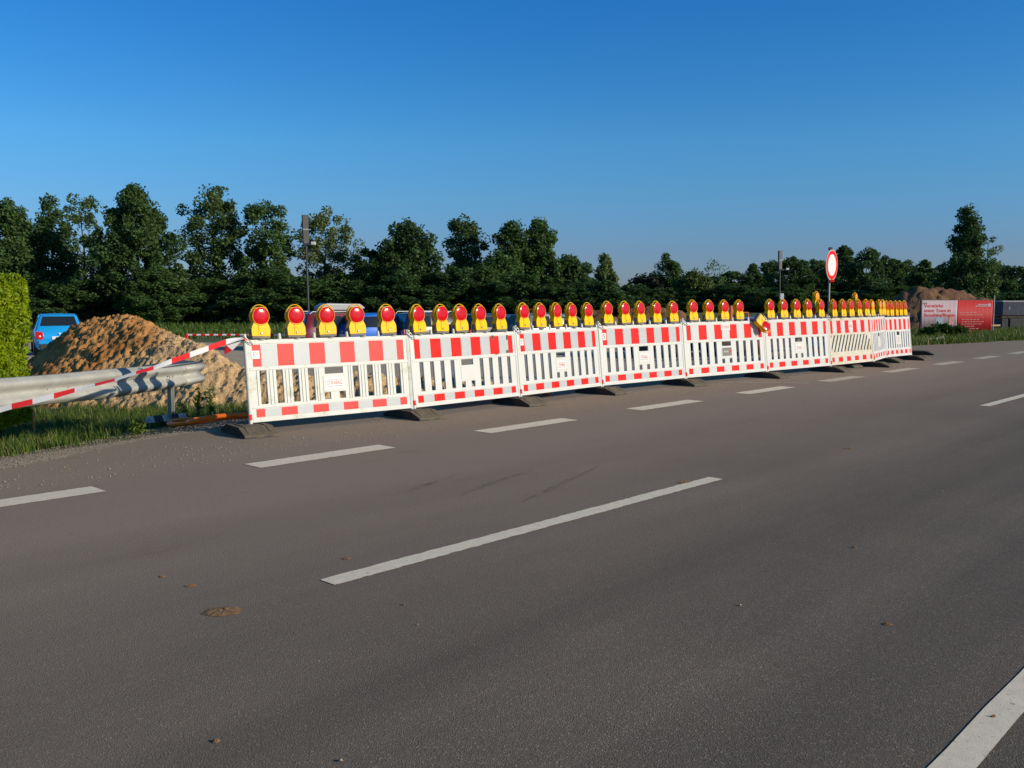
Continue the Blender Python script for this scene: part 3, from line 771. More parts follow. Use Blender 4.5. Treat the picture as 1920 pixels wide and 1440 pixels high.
# ------------------------------------------------------------ barrier tape
TP = [(-260, 845, 9), (-120, 805, 9), (0, 768.5, 9), (22, 762, 9), (61, 753, 9), (101, 742.5, 9), (140, 731.5, 7), (178, 721.5, 4.5), (215, 712, 4), (255, 699, 4.5), (288, 690, 6.5), (322, 677, 9), (356, 665.5, 10), (391, 653, 10), (424, 641, 10), (440, 637, 7), (457, 634, 3)]
tape = MB(); f_ = 0; last = None; colr = 0
allp = []
for i in range(len(TP) - 1):
    a, b = TP[i], TP[i + 1]
    for k in range(4):
        t = k / 4; allp.append((a[0] + (b[0] - a[0]) * t, a[1] + (b[1] - a[1]) * t, a[2] + (b[2] - a[2]) * t, i))
allp.append((*TP[-1], len(TP) - 2))
def tp3(px, py, w):
    k_ = max(-.4, px / 457); Y = 8.85 + (10.74 - 8.85) * k_ - .35 * max(0, 4 * k_ * (1 - k_)); Pc = at(px, py, Y)
    wm = min(.078, w / F * Y); c = max(-1, min(1, wm / .078)); s_ = math.sqrt(1 - c * c)
    ax = Vector((.25, .97, 0)); sidev = ray(px, py); sidev.z = 0; sidev.normalize()
    hv = Vector((0, 0, c)) * .039 + sidev * s_ * .039
    return Pc - hv, Pc + hv
pr = None
for (px, py, w, i) in allp:
    cur = tp3(px, py, w)
    if pr is not None:
        tape.add([pr[0], cur[0], cur[1], pr[1]], [(0, 1, 2, 3)], 'tape_red' if pi_ in (0, 3, 5, 7, 9, 11, 13) else 'tape_white')
    pr = cur; pi_ = i
o = tape.build('barrier_tape', None, solid=.0006); tag(o, 'red and white barrier tape stretched from the fence end past the guard rail', 'tape')
tl = MB(); P1 = at(425, 648, 10.65); P2 = at(452, 640, 10.72); P3 = at(436, 657, 10.62); P4 = at(421, 665, 10.6)
tl.add([P1, P2, P3], [(0, 1, 2)], 'tape_white'); tl.add([P1, P3, P4, P1 + Vector((-.03, 0, -.02))], [(0, 1, 2, 3)], 'tape_red'); tl.build('tape_end', o, solid=.0006)
tw = MB(); Mx = PANELS[0][0].matrix_world; tw.tube([Mx @ Vector((.022, 0, .925 * PH)), Mx @ Vector((.022, 0, .95 * PH))], .026, 'tape_red', 10); tw.build('tape_knot', o)

# ------------------------------------------------------------ orange drain tubes
def tubecoil(cx_, cy_, rx, ry, a0, a1, z, rot, label, r=.030):
    mb = MB(); pts = []; rad = []; N = int(abs(a1 - a0) / 360 * 200)
    for k in range(N + 1):
        a = R(a0 + (a1 - a0) * k / N); x = rx * math.cos(a); y = ry * math.sin(a)
        X = cx_ + x * math.cos(rot) - y * math.sin(rot); Yy = cy_ + x * math.sin(rot) + y * math.cos(rot)
        pts.append((X, Yy, max(gz(X, Yy), -.02 - .0) * 0 + gz(X, Yy) + r + z * (k / N) + .02 * math.sin(k * .11))); rad.append(r * (1 + (.09 if k % 2 else -.02)))
    mb.tube(pts, rad, 'tube_orange', 8); o = mb.build('drain_tube', None, smooth=True)
    tag(o, label, 'drain tube', 'orange drain tubes behind the first panel'); return o
c1 = gp(420, 793, -.08)
tubecoil(c1.x + .15, c1.y + .35, .95, .62, 20, 380, .03, R(28), 'corrugated orange drain tube, wide flat loop between rail post and fence end')
tubecoil(c1.x + .30, c1.y + .10, .80, .42, 100, 420, .13, R(38), 'corrugated orange drain tube crossing over the wide loop beside the rail post')
tubecoil(c1.x + 1.55, c1.y + .65, 1.25, .16, -20, 200, .02, R(42), 'corrugated orange drain tube seen through the gap under the first panel')
tubecoil(c1.x + 3.6, c1.y + 2.05, 1.1, .22, 0, 380, .10, R(42), 'dark orange drain tube under and behind the black taped panel', r=.05)
# lying delineator by the rail post
g = gp(305, 793, -.16); dl = empty('delineator_post', (g.x, g.y, gz(g.x, g.y) + .06), R(50), 'fallen white delineator post with black bands by the rail post', 'delineator')
mb = MB(); mb.prism([(-.06, 0), (.06, 0), (.0, .09)], -.25, .35, 'plastic_white', 'x'); mb.build('post_body', dl, bevel=.006)
for x in (-.14, .10):
    mb = MB(); mb.prism([(-.062, -.002), (.062, -.002), (.0, .093)], x, x + .13, 'ink_black', 'x'); mb.build('band', dl)
# marker stake by the hedge
g = at(63, 788, 12.0); mb = MB(); mb.tube([(g.x, g.y, gz(g.x, g.y) - .1), (g.x, g.y, .13)], .012, 'wood', 6)
o = mb.build('marker_stake'); tag(o, 'thin orange marker stake standing beside the hedge', 'stake')
mb = MB()
for k in range(4): mb.tube([(g.x, g.y, -.12 + k * .07), (g.x, g.y, -.09 + k * .07)], .015, 'tube_orange', 6)
mb.build('orange_marks', o)

# ------------------------------------------------------------ earth heaps
def fbm(x, y, z, oc=5, lac=2.1, g=.55):
    v = 0; a = 1; f = 1
    for _ in range(oc): v += a * mnoise.noise(Vector((x * f, y * f, z))); a *= g; f *= lac
    return v
def heap(name, ridge, slope, base, step, pad, matn, rough, label, seed=0.0, sc=1.0):
    P = [at(a, b, c) for a, b, c in ridge]
    x0 = min(p.x for p in P) - pad; x1 = max(p.x for p in P) + pad; y0 = min(p.y for p in P) - pad; y1 = max(p.y for p in P) + pad
    nx_ = int((x1 - x0) / step); ny_ = int((y1 - y0) / step); V = []; Q = []
    segs = [(P[i], P[i + 1]) for i in range(len(P) - 1)]
    H = np.zeros((ny_ + 1, nx_ + 1))
    X, Y = np.meshgrid(x0 + np.arange(nx_ + 1) * step, y0 + np.arange(ny_ + 1) * step)
    best = np.full(X.shape, -9.0)
    for a, b in segs:
        dx, dy = b.x - a.x, b.y - a.y; L2 = dx * dx + dy * dy
        t = np.clip(((X - a.x) * dx + (Y - a.y) * dy) / L2, 0, 1)
        dist = np.hypot(X - a.x - t * dx, Y - a.y - t * dy); zz = a.z + (b.z - a.z) * t
        h = zz - slope * (np.sqrt(dist * dist + .06) - .245)
        best = np.maximum(best, h)
    for j in range(ny_ + 1):
        for i in range(nx_ + 1):
            x, y = X[j, i], Y[j, i]; h = best[j, i]
            w = min(1, max(0, (h - base + .35) / .5))
            if w > 0:
                n1 = fbm(x * .9 * sc, y * .9 * sc, seed, 3) * .10; n2 = fbm(x * 4.5 * sc, y * 4.5 * sc, seed + 5, 4)
                cl = abs(fbm(x * 5 * sc, y * 5 * sc, seed + 9, 3)); n3 = abs(mnoise.noise(Vector((x * 11, y * 11, seed)))) + .6 * mnoise.noise(Vector((x * 21, y * 21, seed)))
                h += w * (n1 + rough * (.5 * n2 + .55 * (cl - .3)) + rough * .50 * n3)
            V.append((x, y, max(h, base - .2)))
    for j in range(ny_):
        for i in range(nx_):
            a = j * (nx_ + 1) + i
            if max(V[a][2], V[a + 1][2], V[a + nx_ + 1][2], V[a + nx_ + 2][2]) > base - .12: Q.append((a, a + 1, a + nx_ + 2, a + nx_ + 1))
    o = npmesh(name, V, Q, matn, smooth=False); tag(o, label, 'earth heap'); return o
def sand_mat():
    m = mat('sand', (.50, .245, .075), .95, (.33, .145, .036), 1.1, bump=.02, bscale=38, lo=.42, hi=.60)
    t = m.node_tree; b = t.nodes['Principled BSDF']; old = b.inputs['Base Color'].links[0].from_socket
    g = t.nodes.new('ShaderNodeNewGeometry'); sp = t.nodes.new('ShaderNodeSeparateXYZ'); t.links.new(g.outputs['Position'], sp.inputs[0])
    n = t.nodes.new('ShaderNodeTexNoise'); n.inputs['Scale'].default_value = .9; n.inputs['Detail'].default_value = 7; t.links.new(g.outputs['Position'], n.inputs['Vector'])
    a = t.nodes.new('ShaderNodeMath'); a.operation = 'MULTIPLY_ADD'; a.inputs[1].default_value = -2.6; t.links.new(n.outputs[0], a.inputs[0]); t.links.new(sp.outputs[0], a.inputs[2])
    zc = t.nodes.new('ShaderNodeMath'); zc.operation = 'MULTIPLY_ADD'; zc.inputs[1].default_value = -1.3; t.links.new(sp.outputs[2], zc.inputs[0]); t.links.new(a.outputs[0], zc.inputs[2])
    r = t.nodes.new('ShaderNodeMapRange'); r.inputs[1].default_value = -9.9; r.inputs[2].default_value = -8.9; t.links.new(zc.outputs[0], r.inputs[0])
    n2 = t.nodes.new('ShaderNodeTexNoise'); n2.inputs['Scale'].default_value = 28; n2.inputs['Detail'].default_value = 4; t.links.new(g.outputs['Position'], n2.inputs['Vector'])
    r2 = t.nodes.new('ShaderNodeMapRange'); r2.inputs[1].default_value = .4; r2.inputs[2].default_value = .62; t.links.new(n2.outputs[0], r2.inputs[0])
    c2 = t.nodes.new('ShaderNodeMix'); c2.data_type = 'RGBA'; c2.inputs[6].default_value = (.44, .28, .13, 1); c2.inputs[7].default_value = (.62, .44, .24, 1); t.links.new(r2.outputs[0], c2.inputs[0])
    x = t.nodes.new('ShaderNodeMix'); x.data_type = 'RGBA'; t.links.new(r.outputs[0], x.inputs[0]); t.links.new(old, x.inputs[6]); t.links.new(c2.outputs[2], x.inputs[7])
    t.links.new(x.outputs[2], b.inputs['Base Color'])
sand_mat(); mat('soil', (.22, .115, .055), .95, (.13, .065, .035), 1.2, bump=.05, bscale=9)
heap('sand_heap', [(168, 606, 20.7), (185, 598, 20.5), (235, 591, 20), (262, 600, 19.6), (330, 634, 18.8), (410, 671, 18.1), (455, 689, 17.9), (550, 703, 17.7), (700, 708, 17.7), (850, 710, 18.0), (955, 728, 18.8)],
     .80, -.5, .030, 2.2, 'sand', .125, 'heap of orange brown sand with a paler right flank behind the guard rail', 2.0)
heap('soil_heap', [(1700, 548, 56), (1725, 540, 56), (1760, 541, 56), (1800, 545, 56), (1850, 563, 55), (1885, 590, 54)], .75, -.3, .16, 3.6, 'soil', .3, 'big dark brown soil heap behind the red and white notice board', 7, .6)
heap('soil_heap', [(1185, 580, 47), (1215, 577, 47), (1270, 582, 47)], .8, -.5, .16, 1.8, 'soil', .25, 'low brown soil heap seen between warning lamps on the number 5 panel', 11, .8)
heap('soil_heap', [(1112, 585, 46), (1130, 582, 46)], .9, -.5, .16, 1.4, 'soil', .22, 'small brown soil heap behind the lamp left of the number 5 panel', 15, .8)

# ------------------------------------------------------------ foliage
def leaf_quads(C, size, asp=1.5, up=.35):
    n = len(C); d = rng.normal(size=(n, 3)); d[:, 2] += up * np.sign(d[:, 2]); d /= np.linalg.norm(d, axis=1)[:, None]
    a = np.cross(d, rng.normal(size=(n, 3))); a /= np.linalg.norm(a, axis=1)[:, None]; b = np.cross(d, a)
    s = size * rng.uniform(.6, 1.35, n)[:, None]
    V = np.stack([C - a * s * asp / 2, C + b * s / 2, C + a * s * asp / 2, C - b * s / 2], 1).reshape(-1, 3)
    return V, np.arange(4 * n).reshape(-1, 4)
def crown_points(prof, H, Rr, nclump, per, cl, seed, sparse=0.0, lean=0.0):
    r_ = np.random.default_rng(seed); out = []; cs = []
    pt, pr_ = zip(*prof)
    ph = r_.uniform(0, 6.28, 3)
    tries = 0
    while len(cs) < nclump and tries < nclump * 30:
        tries += 1
        t = r_.uniform(pt[0], pt[-1]); rad = np.interp(t, pt, pr_)
        if r_.uniform() > (rad + .12): continue
        an = r_.uniform(0, 6.283); rr = math.sqrt(r_.uniform(.12, 1))
        wob = 1 + .20 * math.sin(3 * an + ph[0] + t * 9) + .16 * math.sin(5 * an + ph[1] - t * 14) + .12 * math.sin(t * 31 + ph[2])
        cs.append((rad * Rr * rr * wob * math.cos(an) + lean * t * H, rad * Rr * rr * wob * math.sin(an), t * H))
    cs = np.array(cs)
    for c in cs:
        k = max(8, int(per * r_.uniform(.5, 1.4))); cr = cl * r_.uniform(.6, 1.3)
        q = r_.normal(size=(k, 3)); q /= np.linalg.norm(q, axis=1)[:, None]; q *= (r_.uniform(.25, 1, k) ** .6)[:, None] * cr; q[:, 2] *= .92
        out.append(c + q)
    return cs, np.concatenate(out)
def tree_geo(prof, H, Rr, nclump, per, cl, leaf, seed, matn, trunk_r=.16, branches=22, lean=0.0, name='tree'):
    cs, pts = crown_points(prof, H, Rr, int(nclump * 1.5), int(per * 1.5), cl * .86, seed, lean=lean); leaf = leaf * .74
    V, Q = leaf_quads(pts, leaf)
    r_ = random.Random(seed)
    tb = MB(); tip = H * .93
    N = 9; tp = [Vector((lean * (k / N) * tip + .12 * math.sin(k * 1.3 + seed), .12 * math.cos(k * 1.7 + seed), tip * k / N)) for k in range(N + 1)]
    tb.tube(tp, [trunk_r * (1 - .88 * k / N) for k in range(N + 1)], 'bark', 7)
    idx = list(range(len(cs))); r_.shuffle(idx)
    for i in idx[:branches]:
        c = Vector(cs[i]); z0 = max(.15 * H, c.z - math.hypot(c.x, c.y) * r_.uniform(.5, 1.0)); t = z0 / tip
        k = min(N - 1, int(t * N)); s = tp[k].lerp(tp[k + 1], t * N - k)
        mid = s.lerp(c, .5) + Vector((0, 0, -.12 * (c - s).length)); rr = trunk_r * (1 - t) * .45 + .02
        tb.tube([s, mid, c], [rr, rr * .6, rr * .18], 'bark', 5)
    return V, Q, tb
def make_tree(px, top, Y, label, prof, wpx, nclump=90, per=95, cl=.8, leaf=.26, seed=1, matn='leaf_dark', trunk_r=.17, group='trees in the row behind the site', base=None, branches=22, lean=0.0, kindname='broadleaf_tree', cat='tree'):
    zb = -.5 if base is None else base
    P = at(px, top, Y); H = (P.z - zb); Rr = wpx / 2 / F * Y * .84
    V, Q, tb = tree_geo(prof, H, Rr, nclump, per, cl, leaf, seed, matn, trunk_r, branches, lean)
    e = empty(kindname, (P.x, Y, zb), 0, label, cat, group)
    npmesh('crown', V, Q, matn, e); tb.build('trunk', e)
    return e
ALD = [(.10, .62), (.25, .92), (.42, 1.0), (.58, .82), (.72, .62), (.85, .42), (.94, .22), (.985, .05)]
OVAL = [(.10, .6), (.3, .9), (.5, 1.0), (.7, .92), (.85, .66), (.95, .3), (.99, .08)]
POP = [(.08, .75), (.25, 1.0), (.5, .85), (.7, .55), (.85, .33), (.99, .05)]
LOOSE = [(.15, .5), (.35, .75), (.55, .95), (.75, 1.0), (.9, .7), (.99, .15)]
TWO = [(.1, .7), (.3, 1), (.6, .95), (.8, .8), (.92, .6), (.99, .2)]
T = make_tree
T(14, 372, 78, 'dark tree with a domed top at the left edge of the picture', ALD, 165, 120, 100, .85, .25, 11, 'leaf_dark')
T(-75, 385, 79, 'dark tree cut by the left picture edge above the hedge', OVAL, 150, 90, 90, .9, .26, 12, 'leaf_dark')
T(92, 374, 80, 'dark tree with several pointed tips left of the pale thin tree', POP, 125, 105, 90, .75, .24, 13, 'leaf_dark')
T(152, 362, 84, 'thin pale open-crowned tree rising between two dark trees', LOOSE, 92, 42, 50, .7, .23, 14, 'leaf_mid', branches=30)
T(252, 346, 76, 'tallest broad dark tree with a stepped pyramid crown, above the sand heap', ALD, 190, 170, 110, .80, .24, 15, 'leaf_dark', .22)
T(398, 341, 80, 'tall airy tree with a ragged round top, left of the first fence panel', [(.08, .55), (.25, .8), (.45, .95), (.65, 1.0), (.8, .78), (.92, .42), (.99, .1)], 130, 120, 72, .75, .22, 16, 'leaf_mid', .2, branches=34)
T(496, 384, 79, 'dark tree with a flat bushy top left of the nearer lamp column', [(.08, .8), (.3, .9), (.55, .85), (.75, .9), (.88, .8), (.96, .5), (.99, .2)], 110, 95, 85, .72, .23, 17, 'leaf_dark')
T(608, 392, 82, 'pale airy tree right behind the nearer lamp column', LOOSE, 128, 75, 66, .72, .22, 18, 'leaf_pale', .15, branches=45)
T(690, 466, 78, 'low dark tree between the pale airy tree and the round one', OVAL, 85, 55, 80, .7, .24, 19, 'leaf_dark')
T(762, 419, 78, 'round dark tree with a broken outline above the blue hatchback', OVAL, 135, 125, 100, .8, .24, 20, 'leaf_dark', .2)
T(873, 411, 84, 'slim paler tree with a forked top above the black taped panel', [(.08, .8), (.3, .9), (.5, .8), (.65, .75), (.8, .85), (.92, .8), (.99, .3)], 98, 95, 75, .75, .23, 21, 'leaf_mid', .17, branches=30)
T(962, 420, 82, 'left half of the double-topped dark tree above the third panel', TWO, 82, 80, 92, .75, .24, 22, 'leaf_dark')
T(1012, 416, 83, 'right half of the double-topped dark tree above the third panel', TWO, 78, 85, 92, .75, .24, 23, 'leaf_dark')
T(930, 480, 79, 'low dense tree in front of the double-topped tree', OVAL, 100, 70, 85, .8, .25, 24, 'leaf_dark')
T(1068, 484, 84, 'medium dark tree between double-topped tree and pale cone', OVAL, 90, 80, 85, .75, .25, 25, 'leaf_dark')
T(1136, 477, 90, 'lighter cone-shaped tree standing alone left of the gap', POP, 62, 75, 80, .62, .23, 26, 'leaf_pale')
T(1218, 521, 150, 'dark rounded tree mass right of the gap on the horizon', OVAL, 85, 60, 60, 1.6, .45, 27, 'leaf_far', group='trees in the far row')
T(1253, 477, 150, 'dark open-topped tree leaning left above the rounded mass', LOOSE, 56, 42, 50, 1.0, .38, 28, 'leaf_dark', group='trees in the far row', branches=18)
T(1302, 514, 120, 'light green willow-like tree between gap and farther lamp column', OVAL, 95, 80, 80, 1.0, .32, 29, 'leaf_willow', group='trees in the far row')
T(1338, 489, 135, 'nearly leafless twiggy tree poking out above the willow-like tree', LOOSE, 60, 18, 22, .9, .26, 30, 'leaf_mid', .12, group='trees in the far row', branches=18)
T(1814, 390, 105, 'tall dark narrow tree towering over the notice board', [(.08, .8), (.3, 1.0), (.45, .95), (.6, .62), (.75, .5), (.88, .42), (.99, .12)], 105, 120, 80, .85, .27, 31, 'leaf_dark', .2, group='trees in the far row', branches=30, lean=.02)
T(1855, 440, 106, 'thin pale side tree leaning right from the tall dark narrow tree', LOOSE, 50, 22, 40, .7, .25, 32, 'leaf_mid', group='trees in the far row')
# far row, copies of a few shapes
protoF = []
for k in range(4):
    V, Q, tb = tree_geo([OVAL, POP, ALD, OVAL][k], 10.0, 3.6, 95, 70, .85, .33, 60 + k, 'leaf_dark', .16, 10)
    e = empty('broadleaf_tree', (0, 0, 0)); npmesh('crown', V, Q, 'leaf_dark', e); tb.build('trunk', e); protoF.append([e, False])
def put_tree(k, px, top, Y, wpx, label, group, zb=-.4, cat='tree'):
    e, u = protoF[k]
    if u: e = copy_tree(e)
    else: protoF[k][1] = True
    P = at(px, top, Y); H = P.z - zb; sx = wpx / 2 / F * Y / 3.6
    e.location = (P.x, Y, zb); e.scale = (sx, sx, H / 10.0); e.rotation_euler = (0, 0, random.uniform(0, 6.28)); tag(e, label, cat, group)
FAR = [(1378, 508, 62, 'short dark tree left of the farther lamp column, beside the willow'), (1412, 497, 60, 'dark tree second to the left of the farther lamp column'), (1447, 489, 62, 'dark tree just left of the farther lamp column'),
       (1489, 484, 66, 'dark tree just right of the farther lamp column'), (1528, 486, 60, 'dark tree left of the round sign'), (1583, 464, 78, 'taller dark tree just right of the round sign'),
       (1625, 466, 62, 'taller dark tree, second to the right of the round sign'), (1662, 482, 60, 'dark tree, third to the right of the round sign'), (1698, 487, 60, 'dark tree above the left end of the big soil heap'),
       (1735, 490, 62, 'dark tree above the middle of the big soil heap'), (1772, 497, 60, 'dark tree at the left foot of the tall narrow tree'), (1872, 495, 50, 'dark tree right of the tall narrow tree'), (1903, 498, 54, 'dark tree at the right edge of the picture'), (1945, 494, 60, 'dark tree cut by the right picture edge'),
       (1555, 500, 60, 'low dark tree directly behind the round sign'), (1340, 520, 64, 'low dark tree below the twiggy tree')]
for n_, (px, tp_, w, lb) in enumerate(FAR): put_tree(n_ % 4, px, tp_, 138 + (n_ % 3) * 6, w * 1.35, lb, 'trees in the far row')
# shrubs and low trees that close the bottom of both rows
k = 0
for px in list(range(-70, 1150, 58)):
    put_tree(k % 4, px + random.uniform(-12, 12), random.uniform(496, 540), 74 + random.uniform(-2, 3), 128, 'dark shrub in the closed undergrowth below the left tree row', 'undergrowth shrubs of the left row', -.7, 'shrub'); k += 1
for px in list(range(-60, 1110, 66)):
    put_tree(k % 4, px + random.uniform(-12, 12), random.uniform(500, 532), 93 + random.uniform(-2, 3), 125, 'dark low tree standing behind the left tree row', 'low trees behind the left row', -.7); k += 1
for px in list(range(1195, 1960, 58)):
    put_tree(k % 4, px, random.uniform(528, 548), 118 + random.uniform(-3, 3), 105, 'dark shrub in the closed undergrowth below the right tree row', 'undergrowth shrubs of the right row', -.9, 'shrub'); k += 1
# far wooded rise on the horizon
mat('far_wood', (.020, .034, .045), .9, (.028, .045, .052), .02); mat('far_field', (.05, .10, .03), .9, (.07, .12, .04), .02)
V = []; Q = []
for i in range(121):
    x = -1500 + i * 30; y = 1500
    V += [(x, y, -5), (x, y, 9.5 + 5 * mnoise.noise(Vector((i * .23, 0, 0))) + 1.5 * mnoise.noise(Vector((i * 1.3, 4, 0)))), (x, y + 300, -5)]
for i in range(120):
    for a in (0, 1): Q.append((3 * i + a, 3 * i + 3 + a, 3 * i + 4 + a, 3 * i + 1 + a))
tag(npmesh('hills', V, Q, 'far_wood', smooth=True), kind='structure')
V = [(-120, 190, -.30), (300, 190, -.30), (300, 1400, -.30), (-120, 1400, -.30)]
tag(npmesh('meadow', V, [(0, 1, 2, 3)], 'far_field'), kind='structure')

# ------------------------------------------------------------ hedge
hd = empty('hedge', (-6.9, 11.2, -.3), 0, 'clipped bright yellow-green hedge at the left edge behind the guard rail', 'hedge')
pts = []
hx0, hx1, hy0, hy1, hz1 = -10.2, -6.36, 10.7, 12.3, 1.86
n = 52000
for _ in range(n):
    f = random.random()
    x = random.uniform(hx0, hx1); y = random.uniform(hy0, hy1); z = random.uniform(-.05, hz1)
    if f < .40: y = hy0 + abs(random.gauss(0, .07))
    elif f < .8: x = hx1 - abs(random.gauss(0, .07))
    else: z = hz1 - abs(random.gauss(0, .07))
    # rounded corners and bumps
    cxr = max(0, x - (hx1 - .28)) / .28; czr = max(0, z - (hz1 - .28)) / .28
    if cxr * cxr + czr * czr > 1:
        l = math.sqrt(cxr * cxr + czr * czr); x = hx1 - .28 + .28 * cxr / l; z = hz1 - .28 + .28 * czr / l
    bmp = .11 * mnoise.noise(Vector((x * 3.5, y * 3.5, z * 2.6))) + .06 * mnoise.noise(Vector((x * 9, y * 9, z * 6)))
    pts.append((x + bmp + 6.9, y - bmp - 11.2, z + .3 + bmp * .5))
C = np.array(pts); V, Q = leaf_quads(C, .026, 2.6, -.1)
npmesh('foliage', V, Q, 'hedge_leaf', hd)
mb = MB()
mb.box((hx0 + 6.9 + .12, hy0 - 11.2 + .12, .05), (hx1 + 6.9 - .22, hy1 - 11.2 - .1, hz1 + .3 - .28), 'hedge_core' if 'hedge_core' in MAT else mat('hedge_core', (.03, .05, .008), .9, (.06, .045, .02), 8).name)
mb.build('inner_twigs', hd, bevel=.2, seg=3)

# ------------------------------------------------------------ grass
def blades(name, spots, hmin, hmax, w, matn, kind='stuff', seed=3, mats=None, probs=None):
    r_ = np.random.default_rng(seed); S_ = np.array(spots); n = len(S_)
    h = r_.uniform(hmin, hmax, n) * r_.uniform(.6, 1.15, n); an = r_.uniform(0, 6.283, n); ln = r_.uniform(.15, 1.0, n) * h; dx, dy = np.cos(an), np.sin(an)
    ww = w * r_.uniform(.6, 1.3, n); pxv, pyv = -dy * ww / 2, dx * ww / 2
    b0 = S_; b1 = S_ + np.stack([dx * ln * .3, dy * ln * .3, h * .55], 1); b2 = S_ + np.stack([dx * ln, dy * ln, h], 1); P = np.stack([pxv, pyv, 0 * pxv], 1)
    V = np.stack([b0 - P, b0 + P, b1 + P * .8, b1 - P * .8, b2 + P * .12, b2 - P * .12], 1).reshape(-1, 3)
    k = np.arange(n)[:, None] * 6; Q = np.concatenate([k + np.array([[0, 1, 2, 3]]), k + np.array([[3, 2, 4, 5]])])
    mi = None
    if mats: m1 = r_.choice(len(mats), n, p=probs); mi = np.concatenate([m1, m1])
    o = npmesh(name, V, Q, matn, mats=mats, midx=mi); return o
sp_ = []
while len(sp_) < 60000:
    s = random.uniform(-1.0, 10); lat = random.uniform(-18, -9.7)
    P = ws(lat, s); g0 = edge(s) - (.85 if s < 4.2 else .5)
    if lat > g0 - .25 + .3 * mnoise.noise(P * 2.5): continue
    dens = .55 + .9 * mnoise.noise(P * 1.8) + (.2 if lat > g0 - 2.4 else .0) - (max(0, s - 5.6) * .22 if lat > -14 else 0)
    if random.random() > dens: continue
    if P.y > 18.2 or P.x > -3.4 or (s > 5.0 and lat > -12.2): continue
    if s > 4.3 and lat > -11.2 and random.random() < .75: continue
    sp_.append((P.x, P.y, gz(P.x, P.y) - .02))
o = blades('verge_grass', sp_, .04, .22, .009, 'grass_dark', mats=['grass_dark', 'grass_light', 'grass_dry'], probs=[.72, .2, .08]); tag(o, 'green grass growing on the verge below the guard rail', 'grass', kind='stuff')
sp_ = []
while len(sp_) < 26000:
    s = random.uniform(29, 60); lat = random.uniform(-24, -8)
    e_ = edge(s)
    if lat > e_ - .25 + .5 * mnoise.noise(Vector((s * .8, lat, 0))): continue
    P = ws(lat, s)
    if P.x < 12.3 or P.y > 47: continue
    if random.random() > .5 + .9 * mnoise.noise(P * .5) + (.4 if lat > e_ - 4 else 0): continue
    sp_.append((P.x, P.y, gz(P.x, P.y) - .02))
o = blades('roadside_grass', sp_, .12, .38, .028, 'grass_light', mats=['grass_dark', 'grass_light', 'grass_dry'], probs=[.35, .55, .10], seed=5); tag(o, 'tall grass strip along the road in front of the notice board', 'grass', kind='stuff')
sp_ = []
while len(sp_) < 26000:
    x = random.uniform(-44, 30); y = random.uniform(48, 71)
    if abs(x) > y * .62: continue
    sp_.append((x, y, -.55))
o = blades('meadow_grass', sp_, .2, .5, .07, 'grass_dark', mats=['grass_dark', 'grass_light'], probs=[.6, .4], seed=6); tag(o, 'grass between the parked cars and the tree row', 'grass', kind='stuff')
# a few weeds
def weed(px, py, z, h, n, label):
    P = gp(px, py, z); e = empty('weed', (P.x, P.y, gz(P.x, P.y)), 0, label, 'weed', 'weeds at the site edge'); pts = []; mb = MB()
    for k in range(n):
        a = random.uniform(0, 6.28); d = random.uniform(.02, .18) * h; top = (d * math.cos(a), d * math.sin(a), h * random.uniform(.6, 1)); mb.tube([(0, 0, 0), (top[0] * .4, top[1] * .4, top[2] * .5), top], [.005, .004, .002], 'grass_light', 4)
        for j in range(16): t = random.uniform(.25, 1); pts.append((top[0] * t + random.gauss(0, .03), top[1] * t + random.gauss(0, .03), top[2] * t))
    mb.build('stem', e); V, Q = leaf_quads(np.array(pts), .026, 3.2); npmesh('foliage', V, Q, 'grass_light', e)
for a in ((372, 782, -.1, .55, 7, 'tall yellowish weed behind the orange tubes, nearest the rail post'), (396, 778, -.1, .62, 6, 'tall thin weed behind the orange tubes, nearest the fence end'), (255, 812, -.05, .16, 5, 'small bright weed left of the fallen delineator post'),
          (264, 812, -.05, .14, 5, 'tiny bright weed just left of the fallen delineator post'), (345, 775, -.1, .4, 6, 'low leafy weed right of the rail post')): weed(*a)
for i_, (px, h) in enumerate(((1752, .45), (1768, .62), (1782, .52), (1740, .4), (1795, .36))):
    P = gp(px, 632); e = empty('thistle', (P.x, P.y, 0), 0, ['dark leafy thistle before the white half of the board, second from the left', 'tallest dark thistle before the white half of the board', 'dark thistle just right of the tallest one before the board', 'leftmost dark thistle before the board', 'rightmost low thistle before the white half of the board'][i_], 'thistle', 'thistles before the notice board'); pts = []
    mb = MB()
    for k in range(7):
        a = random.uniform(0, 6.28); top = Vector((.3 * math.cos(a), .3 * math.sin(a), h * random.uniform(.7, 1))); mb.tube([(0, 0, 0), top], [.012, .006], 'grass_dark', 4)
        for j in range(34): t = random.uniform(.2, 1); pts.append((top.x * t + random.gauss(0, .09), top.y * t + random.gauss(0, .09), top.z * t))
    mb.build('stem', e); V, Q = leaf_quads(np.array(pts), .10, 2.0); npmesh('foliage', V, Q, 'grass_dark', e)

